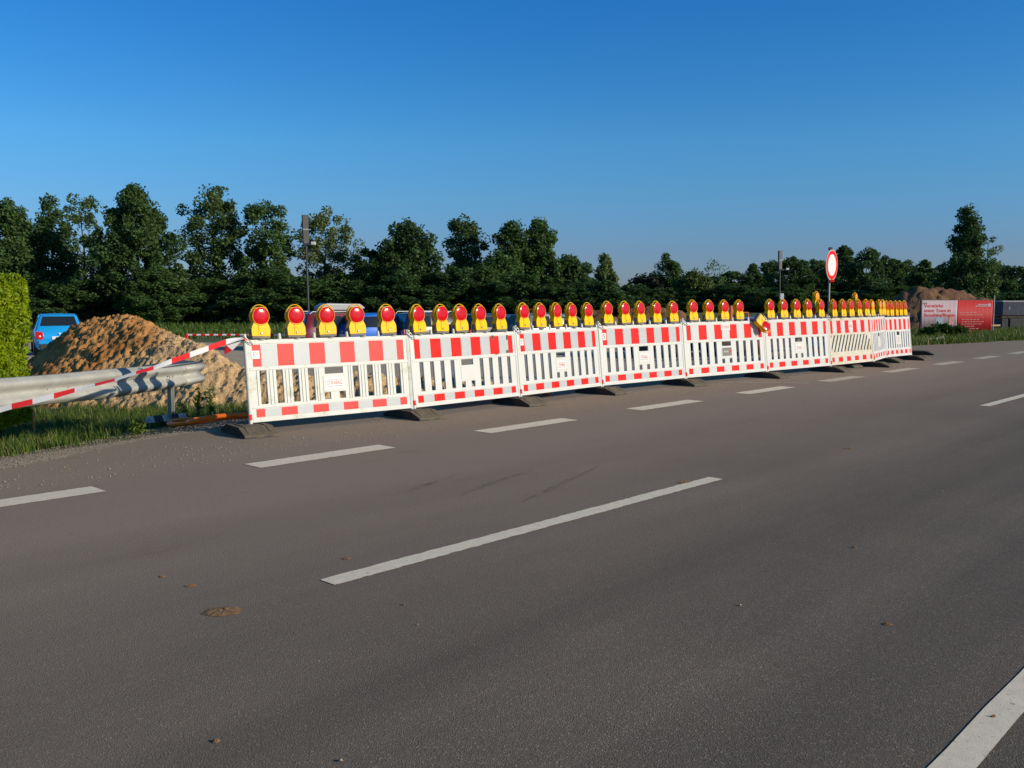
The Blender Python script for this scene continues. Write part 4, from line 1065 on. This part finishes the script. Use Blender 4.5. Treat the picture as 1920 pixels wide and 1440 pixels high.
# ------------------------------------------------------------ loose stones on the road
def pebbles(name, spots, sz, matn, label):
    V = []; Q = []; base = np.array([(1, 0, 0), (0, 1, 0), (-1, 0, 0), (0, -1, 0), (0, 0, .8), (0, 0, -.8)])
    tri = [(0, 1, 4), (1, 2, 4), (2, 3, 4), (3, 0, 4), (1, 0, 5), (2, 1, 5), (3, 2, 5), (0, 3, 5)]
    for (x, y, z) in spots:
        s = sz * random.choice((.5, .6, .7, .9, 1.3)) ; a = random.uniform(0, 6.28); c, q = math.cos(a), math.sin(a); o = len(V)
        for b in base * np.array([1, random.uniform(.6, 1), random.uniform(.6, 1)]) + rng.normal(0, .12, (6, 3)): V.append((x + s * (b[0] * c - b[1] * q), y + s * (b[0] * q + b[1] * c), z + s * (b[2] + .5)))
        Q += [(o + i, o + j, o + k) for i, j, k in tri]
    o = npmesh(name, V, Q, matn); tag(o, label, 'gravel', kind='stuff')
mat('stone', (.42, .34, .25), .8, (.26, .21, .15), 40); mat('stone_grey', (.26, .22, .17), .85, (.17, .14, .11), 40)
sp_ = []
while len(sp_) < 4200:
    s = random.uniform(-2, 30); lat = -8.0 - abs(random.gauss(0, .9)) if random.random() < .985 else random.uniform(-8, -2)
    if lat < edge(s) + .02: continue
    P = ws(lat, s, .0); sp_.append(tuple(P))
pebbles('loose_stones', sp_, .008, 'stone', 'pale gravel scattered on the asphalt along the fence')
sp_ = []
while len(sp_) < 9000:
    s = random.uniform(-2, 7.5); lat = edge(s) - random.uniform(-.06, 1.15)
    P = ws(lat, s); sp_.append((P.x, P.y, gz(P.x, P.y)))
pebbles('shoulder_gravel', sp_, .0085, 'stone_grey', 'grey gravel strip between asphalt and verge grass')
# dried mud clods
mat('mud', (.24, .14, .065), .95, (.17, .095, .045), 25, bump=.006, bscale=60)
def mud(px, py, w, l, h, label):
    P = gp(px, py); mb = MB(); n = 26; m_ = 7; vv = []; ff = []
    for i in range(m_):
        for k in range(n):
            a = 2 * math.pi * k / n; r = i / (m_ - 1); rad = r * (1 + .22 * mnoise.noise(Vector((math.cos(a) * 2 + px, math.sin(a) * 2, 0))))
            zz = h * (1 - r ** 2.2) * (.55 + 1.1 * abs(mnoise.noise(Vector((math.cos(a) * r * 4 + px, math.sin(a) * r * 4, 2)))))
            vv.append((rad * l * math.cos(a), rad * w * math.sin(a), zz + .002))
    for i in range(m_ - 1):
        for k in range(n): ff.append((i * n + k, i * n + (k + 1) % n, (i + 1) * n + (k + 1) % n, (i + 1) * n + k))
    mb.add(vv, ff, 'mud'); o = mb.build('mud_clod'); o.location = P; o.rotation_euler = (0, 0, TH * .2); tag(o, label, 'mud', 'dried mud clods on the road')
mud(418, 1147, .075, .095, .012, 'flattened brown mud clod on the road left of the long centre dash, the largest')
mud(358, 1099, .02, .035, .008, 'small orange mud smear above the largest clod'); mud(304, 1082, .014, .016, .008, 'small mud crumb left above the orange smear')
mud(650, 1048, .02, .03, .008, 'thin mud smear above the left end of the long centre dash'); mud(1283, 905, .035, .06, .012, 'mud clod on the far end of the long centre dash')
mud(1590, 841, .03, .06, .01, 'brown mud smear on the road below the slanting-slot panel'); mud(1664, 1171, .02, .025, .006, 'single small brown leaf-like clod on the right lane')
mud(405, 1391, .012, .014, .01, 'tiny mud crumb near the lower left corner'); mud(1602, 1027, .01, .014, .012, 'small dark crumb on the right lane above the leaf-like clod')
mud(1862, 1346, .006, .013, .012, 'dark crumb lying on the white line in the lower right corner'); mud(757, 1135, .007, .007, .01, 'pale crumb below the left end of the long centre dash')

# ------------------------------------------------------------ cars
mat('car_blue', (.008, .37, .85), .32, (.010, .39, .88), 3, metal=.3, coat=1.0); mat('car_blue2', (.005, .12, .60), .3, (.006, .13, .62), 3, metal=.1, coat=1.0)
mat('car_red', (.16, .012, .018), .3, (.18, .014, .02), 3, coat=1.0); mat('car_dark', (.012, .014, .022), .3, (.015, .018, .026), 3, coat=1.0)
mat('car_silver', (.22, .24, .27), .3, (.24, .26, .29), 3, metal=.5, coat=1.0); mat('car_navy', (.02, .035, .07), .3, (.025, .04, .08), 3, coat=1.0); mat('car_magenta', (.20, .008, .05), .3, (.22, .01, .055), 3, coat=1.0)
mat('glass_dark', (.012, .014, .016), .05, (.016, .018, .02), 2, coat=1.0); mat('tyre', (.015, .015, .015), .85, (.02, .02, .02), 20); mat('rim', (.4, .4, .42), .35, (.35, .35, .37), 8, metal=.8)
mat('tail_red', (.55, .01, .015), .15, (.5, .01, .02), 8, coat=1.0); mat('lamp_clear', (.8, .8, .8), .15, (.7, .7, .7), 8, coat=1.0); mat('plastic_black', (.02, .02, .02), .6, (.03, .03, .03), 10); mat('box_grey', (.30, .32, .34), .45, (.27, .29, .31), 4)
def car(label, loc, yaw, paint, L=4.0, Wd=1.66, H=1.5, style='hatch', extras=()):
    """x forward, origin at ground centre"""
    e = empty('parked_car', loc, yaw, label, 'car', 'cars parked behind the fence')
    h = L / 2; w = Wd / 2; bz = .60 * H if style != 'suv' else .62 * H
    if style == 'estate': roofx = (-h + .30, h - 1.75)
    elif style == 'sedan': roofx = (-h + 1.15, h - 1.75)
    else: roofx = (-h + .42, h - 1.65)
    # stations: x, bottom, belt, roof, half width at belt, half width at roof
    st = [(-h, .42, bz - .22, bz - .20, w * .80, w * .7), (-h + .05, .30, bz - .05, bz - .02, w * .92, w * .8), (-h + .14, .24, bz, bz + .03, w * .96, w * .80),
          (roofx[0], .22, bz + .01, H - .05, w * .985, w * .70), (roofx[0] + .35, .20, bz, H - .005, w, w * .735), ((roofx[0] + roofx[1]) / 2, .20, bz - .01, H, w, w * .745), (roofx[1], .20, bz - .02, H - .05, w, w * .71),
          (roofx[1] + .85, .20, bz - .03, bz + .02, w * .99, w * .80), (h - .35, .22, bz - .13, bz - .09, w * .94, w * .72), (h - .08, .28, bz - .26, bz - .24, w * .84, w * .6), (h, .36, bz - .36, bz - .35, w * .72, w * .5)]
    if style == 'sedan': st[2] = (-h + .14, .24, bz, bz + .03, w * .96, w * .8); st.insert(3, (roofx[0] - .55, .22, bz + .01, bz + .05, w * .98, w * .8))
    if style in ('hatch', 'estate', 'suv'):
        st[2] = (-h + .12, .24, bz, bz + .10, w * .96, w * .86)
    rings = []
    for (x, zb, zs_, zr, wb, wr) in st:
        half = [(0, zb), (wb * .86, zb), (wb * .97, zb + .10), (wb * 1.0, (zb + zs_) / 2 + .04), (wb * .985, zs_), (wr * 1.02, zr - .035 if zr - zs_ > .2 else zs_ + (zr - zs_) * .6), (wr * .90, zr), (0, zr + .018)]
        rings.append([(x, y, z) for y, z in half] + [(x, -y, z) for y, z in reversed(half[1:-1])])
    n = len(rings[0]); mb = MB(); V = [p for r in rings for p in r]; f = []
    for i in range(len(rings) - 1):
        for k in range(n): f.append((i * n + k, i * n + (k + 1) % n, (i + 1) * n + (k + 1) % n, (i + 1) * n + k))
    f.append(tuple(range(n))); f.append(tuple((len(rings) - 1) * n + k for k in range(n)))
    mb.add(V, f, paint); b = mb.build('body', e, bevel=.05, seg=3, smooth=True)
    # glazing: quads between two stations at ring slots, pushed outwards
    def q(i0, i1, a0, a1, b0, b1, name, off):
        g = MB()
        def P(i0_, i1_, t, k0, k1, s):
            A = Vector(rings[i0_][k0]).lerp(Vector(rings[i1_][k0]), t); B = Vector(rings[i0_][k1]).lerp(Vector(rings[i1_][k1]), t); return A.lerp(B, s)
        return P
    def glass(name, pts, off):
        g = MB(); p4 = [Vector(p) + Vector(off) for p in pts]; g.add(p4 + [p - Vector(off) * 1.5 for p in p4], [(0, 1, 2, 3), (7, 6, 5, 4), (0, 4, 5, 1), (1, 5, 6, 2), (2, 6, 7, 3), (3, 7, 4, 0)], 'glass_dark'); g.build(name, e)
    def side(x, t, s):   # point on side between belt (t=0) and roof (t=1)
        for i in range(len(st) - 1):
            if st[i][0] <= x <= st[i + 1][0]:
                u = (x - st[i][0]) / (st[i + 1][0] - st[i][0]); A = Vector(rings[i][4]).lerp(Vector(rings[i + 1][4]), u); B = Vector(rings[i][5]).lerp(Vector(rings[i + 1][5]), u); P = A.lerp(B, t); P.y *= s; return P
    r0, r1 = roofx
    for s in (-1, 1):
        o_ = (0, .012 * s, .004)
        glass('side_window', [side(r0 + .12, .12, s), side(r0 + .92, .12, s), side(r0 + .92, .86, s), side(r0 + .25, .86, s)], o_)
        glass('side_window', [side(r0 + 1.0, .12, s), side(r1 + .55, .12, s), side(r1 + .02, .86, s), side(r0 + 1.0, .86, s)], o_)
    i = [k for k in range(len(st)) if abs(st[k][0] - r0) < 1e-6][0]; A, B = rings[i - 1], rings[i]
    lf = lambda k, t, sy: Vector((A[k][0] + (B[k][0] - A[k][0]) * t, (A[k][1] + (B[k][1] - A[k][1]) * t) * sy, A[k][2] + (B[k][2] - A[k][2]) * t))
    glass('rear_window', [lf(6, .16, .98), lf(6, .16, -.98), lf(6, .90, -.96), lf(6, .90, .96)], (-.014, 0, .008))
    i = [k for k in range(len(st)) if abs(st[k][0] - r1) < 1e-6][0]; A, B = rings[i + 1], rings[i]
    glass('windscreen', [lf(6, .10, .98), lf(6, .10, -.98), lf(6, .92, -.96), lf(6, .92, .96)], (.014, 0, .01))
    for sx_ in (-h + .72, h - .78):
        for s in (-1, 1):
            m2 = MB(); m2.tube([(sx_, s * (w - .20), .31), (sx_, s * (w + .005), .31)], .31, 'tyre', 20); t_ = m2.build('wheel', e, bevel=.02)
            m3 = MB(); m3.tube([(sx_, s * (w), .31), (sx_, s * (w + .012), .31)], .20, 'rim', 14); m3.build('rim', t_)
    # rear lights, plate, bumper
    for s in (-1, 1):
        m2 = MB(); zz = bz - .17; yy = s * w * .80
        m2.prism([(yy - .13, zz + .13), (yy + .10, zz + .16), (yy + .13, zz), (yy + .08, zz - .14), (yy - .10, zz - .16), (yy - .16, zz - .06)] if s > 0 else [(yy + .13, zz + .13), (yy - .10, zz + .16), (yy - .13, zz), (yy - .08, zz - .14), (yy + .10, zz - .16), (yy + .16, zz - .06)], -h - .012, -h + .26, 'tail_red', 'x'); tl_ = m2.build('tail_light', e, bevel=.03, seg=2)
        m3 = MB(); m3.tube([(-h - .02, yy - s * .03, zz - .02), (-h - .008, yy - s * .03, zz - .02)], .035, 'lamp_clear', 10); m3.build('reversing_light', tl_)
    m2 = MB(); m2.box((-h - .03, -.26, bz - .31), (-h - .004, .26, bz - .20), 'sticker_white'); m2.build('number_plate', e, bevel=.004)
    m2 = MB(); m2.box((-h - .04, -w * .84, .43), (-h + .2, w * .84, .56), paint); m2.box((-h - .02, -w * .80, .25), (-h + .2, w * .80, .43), 'plastic_black'); m2.build('bumper', e, bevel=.03, seg=2)
    m2 = MB(); m2.tube([(-h - .03, 0, bz - .10), (-h - .0, 0, bz - .10)], .035, 'lamp_clear', 10); m2.build('badge', e)
    if 'rails' in extras:
        for s in (-1, 1):
            m2 = MB(); m2.tube([(r0 + .1, s * w * .66, H - .03), (r0 + .2, s * w * .66, H + .05), (r1 - .2, s * w * .66, H + .05), (r1 - .05, s * w * .66, H - .02)], .015, 'sticker_white', 6); m2.build('roof_rail', e)
    return e
GZC = -.52
def carat(px, Y, **k):
    x = (px - 960) / F * Y / CP * .995
    return (x, Y, GZC)
car('bright blue small estate car seen from behind, beside the hedge', (-17.5, 35.8, GZC), R(119), 'car_blue', 4.1, 1.68, 1.52, 'estate')
c = car('dark red people carrier with roof rails, under a grey roof box', ((640 - 960) / F * 37, 38, GZC), R(38), 'car_red', 4.5, 1.8, 1.52, 'estate', ('rails',))
bx = MB(); bx.prism([(-.95, 0), (.85, 0), (1.05, .10), (.8, .27), (-.7, .30), (-.98, .16)], -.36, .36, 'box_grey'); o = bx.build('roof_box', None, bevel=.06, seg=3); o.location = ((628 - 960) / F * 37.2, 38.2, GZC + 1.60); o.rotation_euler = (0, 0, R(38)); tag(o, 'grey roof box on the dark red car', 'roof box')
car('bright blue hatchback behind the right half of the first panel', ((727 - 960) / F * 37, 37.5, GZC), R(32), 'car_blue2', 4.0, 1.72, 1.50, 'hatch')
car('black estate car behind the left lamps of the black taped panel', ((835 - 960) / F * 38, 38, GZC), R(35), 'car_dark', 4.7, 1.8, 1.52, 'estate', ('rails',))
car('dark blue car with silver trim behind the right lamps of the black taped panel', ((935 - 960) / F * 38, 38.4, GZC), R(42), 'car_navy', 4.4, 1.75, 1.47, 'hatch')
car('silver car behind the lamps of the third panel', ((1040 - 960) / F * 38, 38, GZC), R(36), 'car_silver', 4.4, 1.76, 1.50, 'hatch')
car('low dark blue car, only its roof showing over the number 5 panel', ((1262 - 960) / F * 34, 34, GZC), R(50), 'car_navy', 4.5, 1.76, 1.34, 'sedan')
car('dark magenta car behind the hanging warning lamp', ((1432 - 960) / F * 33, 33.5, GZC + .12), R(50), 'car_magenta', 4.2, 1.75, 1.30, 'hatch')

# ------------------------------------------------------------ low red and white boundary bar behind the heap
P = at(350, 628, 37); Q2 = at(480, 628.5, 37)
bb = empty('boundary_bar', (P.x, P.y, -.5), 0, 'low red and white horizontal bar on a red post beyond the sand heap', 'barrier bar')
mb = MB(); mb.tube([(0, 0, 0), (0, 0, P.z + .5 + .06)], .055, 'sheet_red', 10); mb.build('post', bb)
mb = MB(); L = (Q2 - P).length + 2.4; n = int(L / .17)
for k in range(n): mb.tube([(.06 + k * .17, 0, P.z + .5), (.06 + (k + 1) * .17, 0, P.z + .5)], .04 if k % 2 else .041, 'sheet_red' if k % 2 else 'sticker_white', 8)
mb.build('bar', bb)
mb = MB(); mb.tube([(L, 0, 0), (L, 0, P.z + .5 + .06)], .055, 'sheet_red', 10); mb.build('post', bb)

# ------------------------------------------------------------ lamp columns
def column(px, ptop, pjoint, Y, wpx, label, arm, sunny):
    T0 = at(px, ptop, Y); J = at(px, pjoint, Y); w = wpx / F * Y
    e = empty('lamp_column', (T0.x, Y, -.5), 0, label, 'lamp column', 'lamp columns behind the fence'); e.rotation_euler = (0, R(-1.0), 0)
    zt, zj = T0.z + .5, J.z + .5
    m = MB(); m.tube([(0, 0, 0), (0, 0, zj)], [.07, .055], 'column_grey', 10); m.build('mast', e)
    m = MB(); M = Matrix.Rotation(R(28), 4, 'Z'); m.box((-w * .45, -w * .22, zj), (w * .45, w * .22, zt), 'column_grey', M); m.build('lamp_head', e, bevel=.02)
    m = MB(); m.box((-w * .45 - .003, -w * .22 - .006, (zj + zt) / 2 - .02), (w * .45 + .003, w * .22, (zj + zt) / 2 + .02), 'steel', M); m.build('joint_band', e)
    m = MB(); m.box((-.12, -.1, zj - .12), (w * .9, .1, zj + .02), 'steel_dark'); m.build('bracket', e, bevel=.02)
    m = MB(); m.box((w * arm, -.09, zj - .08), (w * arm + .28, .09, zj + .12), 'sticker_white'); m.build('spotlight', e, bevel=.02)
mat('column_grey', (.075, .075, .078), .6, (.06, .06, .062), 3, metal=.3)
column(575.5, 403, 457, 60, 12.5, 'nearer tall grey lamp column with a box head, left of the round sign by far', .75, True)
column(1465, 470, 505, 92, 8.5, 'farther dark lamp column with a box head, left of the round sign', 1.3, False)
P = at(1465.5, 556, 91); mb = MB(); mb.box((-.18, -.12, -.3), (.18, .12, .3), 'sticker_white'); o = mb.build('control_box', None, bevel=.03); o.location = P; tag(o, 'small white box on the mast of the farther lamp column', 'control box')

# ------------------------------------------------------------ round no-entry-for-vehicles sign
P = at(1560, 497, 21.2); sg = empty('road_sign', (P.x, P.y, 0), 0, 'round white sign with a red rim on a slim pole behind the fence', 'road sign')
yaws = math.atan2(.766, .643)   # normal (.766,-.643)
M = Matrix.Translation((0, 0, P.z)) @ Matrix.Rotation(math.atan2(.766, .643), 4, 'Z')
def disc(mb, r0, r1, y, m, n=40, th=.003):
    vv = []; ff = []
    for k in range(n):
        a = 2 * math.pi * k / n
        for (r, yy) in ((r0, y), (r1, y), (r1, y + th), (r0, y + th)): vv.append(M @ Vector((r * math.cos(a), yy, r * math.sin(a))))
    for k in range(n):
        j = (k + 1) % n
        for q in range(4): ff.append((k * 4 + q, k * 4 + (q + 1) % 4, j * 4 + (q + 1) % 4, j * 4 + q))
    mb.add(vv, ff, m)
mb = MB(); disc(mb, .001, .345, 0, 'sticker_white', th=.012); s_ = mb.build('sign_face', sg)
mb = MB(); disc(mb, .245, .330, -.004, 'sheet_red'); mb.build('red_ring', s_)
mb = MB(); mb.tube([(-.03, .03, 0), (-.04, .03, P.z + .38)], .020, 'pole_tan' if 'pole_tan' in MAT else mat('pole_tan', (.42, .38, .30), .5, (.36, .33, .26), 5, metal=.3).name, 10); mb.build('pole', sg)
mb = MB(); mb.box((-.085, -.02, P.z + .33), (-.0, .04, P.z + .40), 'steel_dark'); mb.build('bracket', sg, bevel=.01)
mb = MB(); mb.box((-.05, -.05, P.z - .38), (.05, .05, P.z - .33), 'sheet_red'); mb.build('lower_clamp', sg)

# ------------------------------------------------------------ beacons with amber lamps behind the fence
for (px, pyb, Y, lb) in ((1529, 577, 22.6, 'left'), (1602, 577, 24.5, 'right')):
    P = at(px, pyb, Y); bc = empty('beacon', (P.x, P.y, 0), R(-60), f'red and white beacon board behind the fence, the {lb} one under a raised amber lamp', 'beacon', 'beacon boards behind the fence')
    mb = MB(); H_ = P.z; nb = 8
    for k in range(nb):
        mb.box((-.12, -.02, .1 + (H_ - .1) * k / nb), (.12, .02, .1 + (H_ - .1) * (k + 1) / nb), 'sheet_red' if k % 2 else 'sticker_white')
    mb.build('board', bc)
    mb = MB(); mb.box((-.2, -.4, 0), (.2, .4, .1), 'rubber_plate'); mb.build('foot', bc, bevel=.03)
    put_lamp(LA, Matrix.Translation((P.x, P.y, H_)) @ Matrix.Rotation(R(46 if lb == 'left' else 54), 4, 'Z'), f'amber warning lamp raised above the fence on the {lb} beacon', 'amber lamps on beacon boards')

# ------------------------------------------------------------ notice board
A = at(1727, 560, 42); B = at(1863, 558, 42.6); A.z = at(1727, 561, 42).z; wB = Vector((B.x - A.x, B.y - A.y, 0)).length; yb = math.atan2(B.y - A.y, B.x - A.x)
hB = A.z - .05
mat('banner_white', (.46, .34, .37), .7, (.52, .42, .46), .9, bump=.004, bscale=5); mat('banner_red', (.52, .010, .015), .7, (.44, .010, .015), 1.1, bump=.004, bscale=5); mat('frame_dark', (.04, .045, .05), .5, (.06, .06, .06), 6, metal=.5)
mat('ink_faint', (.50, .20, .20), .6, (.48, .22, .22), 9)
bd = empty('notice_board', (A.x, A.y, 0), yb, 'large notice board, white left half with red lettering, red right half', 'notice board')
def flutes(x0, x1, z0, z1, m, name):
    mb = MB(); n = int((x1 - x0) / .05); vv = []
    for k in range(n + 1):
        x = x0 + (x1 - x0) * k / n; y = -.015 - .002 * math.sin(k * 1.57 + .6 * math.sin(k * .3)); vv += [(x, y, z0), (x, y, z1), (x, 0.012, z0), (x, .012, z1)]
    ff = []
    for k in range(n): a = k * 4; ff += [(a, a + 4, a + 5, a + 1), (a + 2, a + 3, a + 7, a + 6), (a + 1, a + 5, a + 7, a + 3), (a, a + 2, a + 6, a + 4)]
    ff += [(0, 1, 3, 2), (n * 4, n * 4 + 2, n * 4 + 3, n * 4 + 1)]
    mb.add(vv, ff, m); return mb.build(name, bd, smooth=True)
mid = wB * .50
f1 = flutes(.03, mid, .25, hB, 'banner_white', 'white_banner'); f2 = flutes(mid + .002, wB - .03, .02, hB, 'banner_red', 'red_banner')
t = MB(); X0 = .16
for k, s in enumerate(('Verstärke', 'unser Team in', 'Straubing/Bogen')):
    M = Matrix.Translation((X0, -.022, hB - .25 - k * .21)) @ UPR
    cu = bpy.data.curves.new('t', 'FONT'); cu.body = s; cu.size = .205; cu.extrude = .001; cu.offset = .001; cu.align_y = 'CENTER'; cu.resolution_u = 3
    ob = bpy.data.objects.new('t', cu); COL.objects.link(ob); dg = bpy.context.evaluated_depsgraph_get(); dg.update(); me = bpy.data.meshes.new_from_object(ob.evaluated_get(dg))
    wtx = max(v.co.x for v in me.vertices); tgt = (mid - .28) * (.62, .86, 1.0)[k] / 1.0; sxx = tgt / wtx
    t.add([M @ Vector((v.co.x * sxx, v.co.y, v.co.z)) for v in me.vertices], [tuple(p.vertices) for p in me.polygons], 'sheet_red'); bpy.data.objects.remove(ob); bpy.data.curves.remove(cu)
t.build('lettering', f1)
for nm_, a_, b_, c_ in (('printed_vehicle', (mid * .42, -.021, .38), (mid * .62, -.0195, .74), 'ink_blue'), ('printed_figure', (mid * .78, -.021, .36), (mid * .92, -.0195, .78), 'ink_faint'), ('dark_tag', (.10, -.022, hB - .16), (.3, -.0195, hB - .11), 'sticker_grey')):
    t = MB(); t.box(a_, b_, c_); t.build(nm_, f1)
t = MB(); x = mid + .12; z = hB - .55
for w, ind in ((.75, 0), (1.15, 0), (.0, 0), (.8, .12), (1.1, .12), (.9, .12), (.7, .12), (.85, .12), (.65, .12)):
    xx = x + ind
    while w > 0.05:
        d = random.uniform(.06, .18); t.box((xx, -.021, z - .014), (min(xx + d, x + ind + 1.2), -.0195, z + .014), 'ink_faint'); xx += d + .035; w -= d + .035
    z -= .105
for k, (dx, zz) in enumerate(((.0, .19), (-.10, .26))):
    xx = wB - .80 + dx
    while xx < wB - .33: d = random.uniform(.05, .09); t.box((xx, -.021, hB - zz - .022), (xx + d, -.0195, hB - zz + .022), 'banner_white'); xx += d + .012
t.box((wB - .28, -.021, hB - .29), (wB - .14, -.0195, hB - .15), 'banner_white')
t.build('printed_lines', f2)
mb = MB(); mb.tube([(0, .03, -.1), (0, .03, hB + .02)], .022, 'frame_dark', 8); mb.tube([(0, .03, hB + .01), (wB, .03, hB + .01)], .022, 'frame_dark', 8); mb.tube([(wB * .5, .05, -.1), (wB * .5, .05, hB)], .022, 'frame_dark', 8); mb.build('frame', bd)
mb = MB(); mb.tube([(wB + .04, .0, -.1), (wB + .04, .0, hB + .22)], .025, 'steel', 8); mb.build('steel_post', bd)
P1 = gp(1838, 622); P2 = gp(1874, 621); P1.z = P2.z = .28
mb = MB(); mb.tube([P1, P2], .04, 'wood', 6); o = mb.build('wooden_plank'); tag(o, 'pale wooden plank lying in the grass below the red half of the notice board', 'plank')
P1 = gp(1742, 641); P2 = gp(1769, 637); P1.z = P2.z = .08
mb = MB(); mb.tube([P1, P2], .045, 'plastic_white', 8); o = mb.build('plastic_pipe'); tag(o, 'white pipe lying in the grass in front of the notice board', 'pipe')
# stacked wrapped pallets on the right
mat('wrap_navy', (.030, .034, .055), .5, (.045, .05, .075), 2, bump=.01, bscale=6); mat('wrap_white', (.55, .58, .60), .5, (.5, .53, .55), 2); mat('block_grey', (.075, .075, .078), .85, (.05, .05, .052), 3, bump=.01, bscale=14)
def pallet(px0, px1, z0, z1, Y, m, lb, ofs=0.0):
    X0 = (px0 - 960) / F * Y; X1 = (px1 - 960) / F * Y
    e = empty('pallet_stack', ((X0 + X1) / 2, Y, z0), R(2), lb, 'wrapped pallet', 'wrapped pallets beside the notice board')
    w_ = (X1 - X0) / 2; mb = MB(); mb.box((-w_, -.5, .12), (w_, .5, z1 - z0), m); mb.build('wrapped_load', e, bevel=.04, seg=2)
    if m == 'wrap_navy':
        mb = MB(); mb.box((-w_ - .01, -.51, z1 - z0 - .02), (w_ + .01, .51, z1 - z0 + .03), 'wrap_white'); mb.box((w_ - .01, -.52, .05), (w_ + .1, .52, z1 - z0 + .03), 'wrap_white'); mb.build('white_cover', e, bevel=.01)
        mb = MB(); mb.prism([(-w_ * .52, z1 - z0 - .42), (-w_ * .38, z1 - z0 - .42), (-w_ * .45, z1 - z0 - .22)], -.508, -.502, 'ink_blue'); mb.build('label_mark', e)
    mb = MB()
    for y in (-.45, 0, .45): mb.box((-w_, y - .05, 0), (w_, y + .05, .10), 'bark')
    mb.build('pallet', e)
zt = at(1890, 565, 50).z; zm = at(1890, 596, 50).z
pallet(1866, 1916, zm, zt, 50, 'wrap_navy', 'dark wrapped pallet load under a white cover, upper one beside the notice board')
pallet(1866, 1879, -.2, zm - .02, 50, 'block_grey', 'narrow grey block stack just right of the notice board')
pallet(1881, 1920, -.2, zm - .02, 50, 'block_grey', 'wide grey block stack under the dark wrapped load')
pallet(1920, 1975, -.2, zt - .3, 51, 'block_grey', 'grey block stack cut by the right picture edge')
# orange machine frame behind the lamps
P = at(1371, 592, 30); mf = empty('machine_frame', (P.x, P.y, -.3), R(15), 'small orange steel frame of a site machine with a dark panel, behind the fence', 'machine')
mat('machine_orange', (.62, .14, .05), .5, (.5, .11, .05), 6); zt = at(1371, 573, 30).z + .3; zl = at(1371, 585, 30).z + .3
mb = MB(); mb.box((-.05, -.04, .2), (.08, .04, zt), 'machine_orange'); mb.box((.0, -.03, zl - .04), (.62, .03, zl), 'machine_orange'); mb.box((.58, -.03, .2), (.62, .03, zl), 'machine_orange'); mb.build('orange_frame', mf, bevel=.01)
mb = MB(); mb.box((-.30, -.02, .7), (-.06, .02, zt - .02), mat('panel_brown', (.045, .025, .02), .7, (.06, .03, .025), 5).name); mb.build('dark_panel', mf)
mb = MB(); mb.box((-.5, -.35, .15), (.8, .35, .7), 'panel_brown'); mb.tube([(-.3, -.4, .2), (-.3, .4, .2)], .2, 'tyre', 16); mb.tube([(.55, -.4, .2), (.55, .4, .2)], .2, 'tyre', 16); mb.build('chassis', mf, bevel=.02)
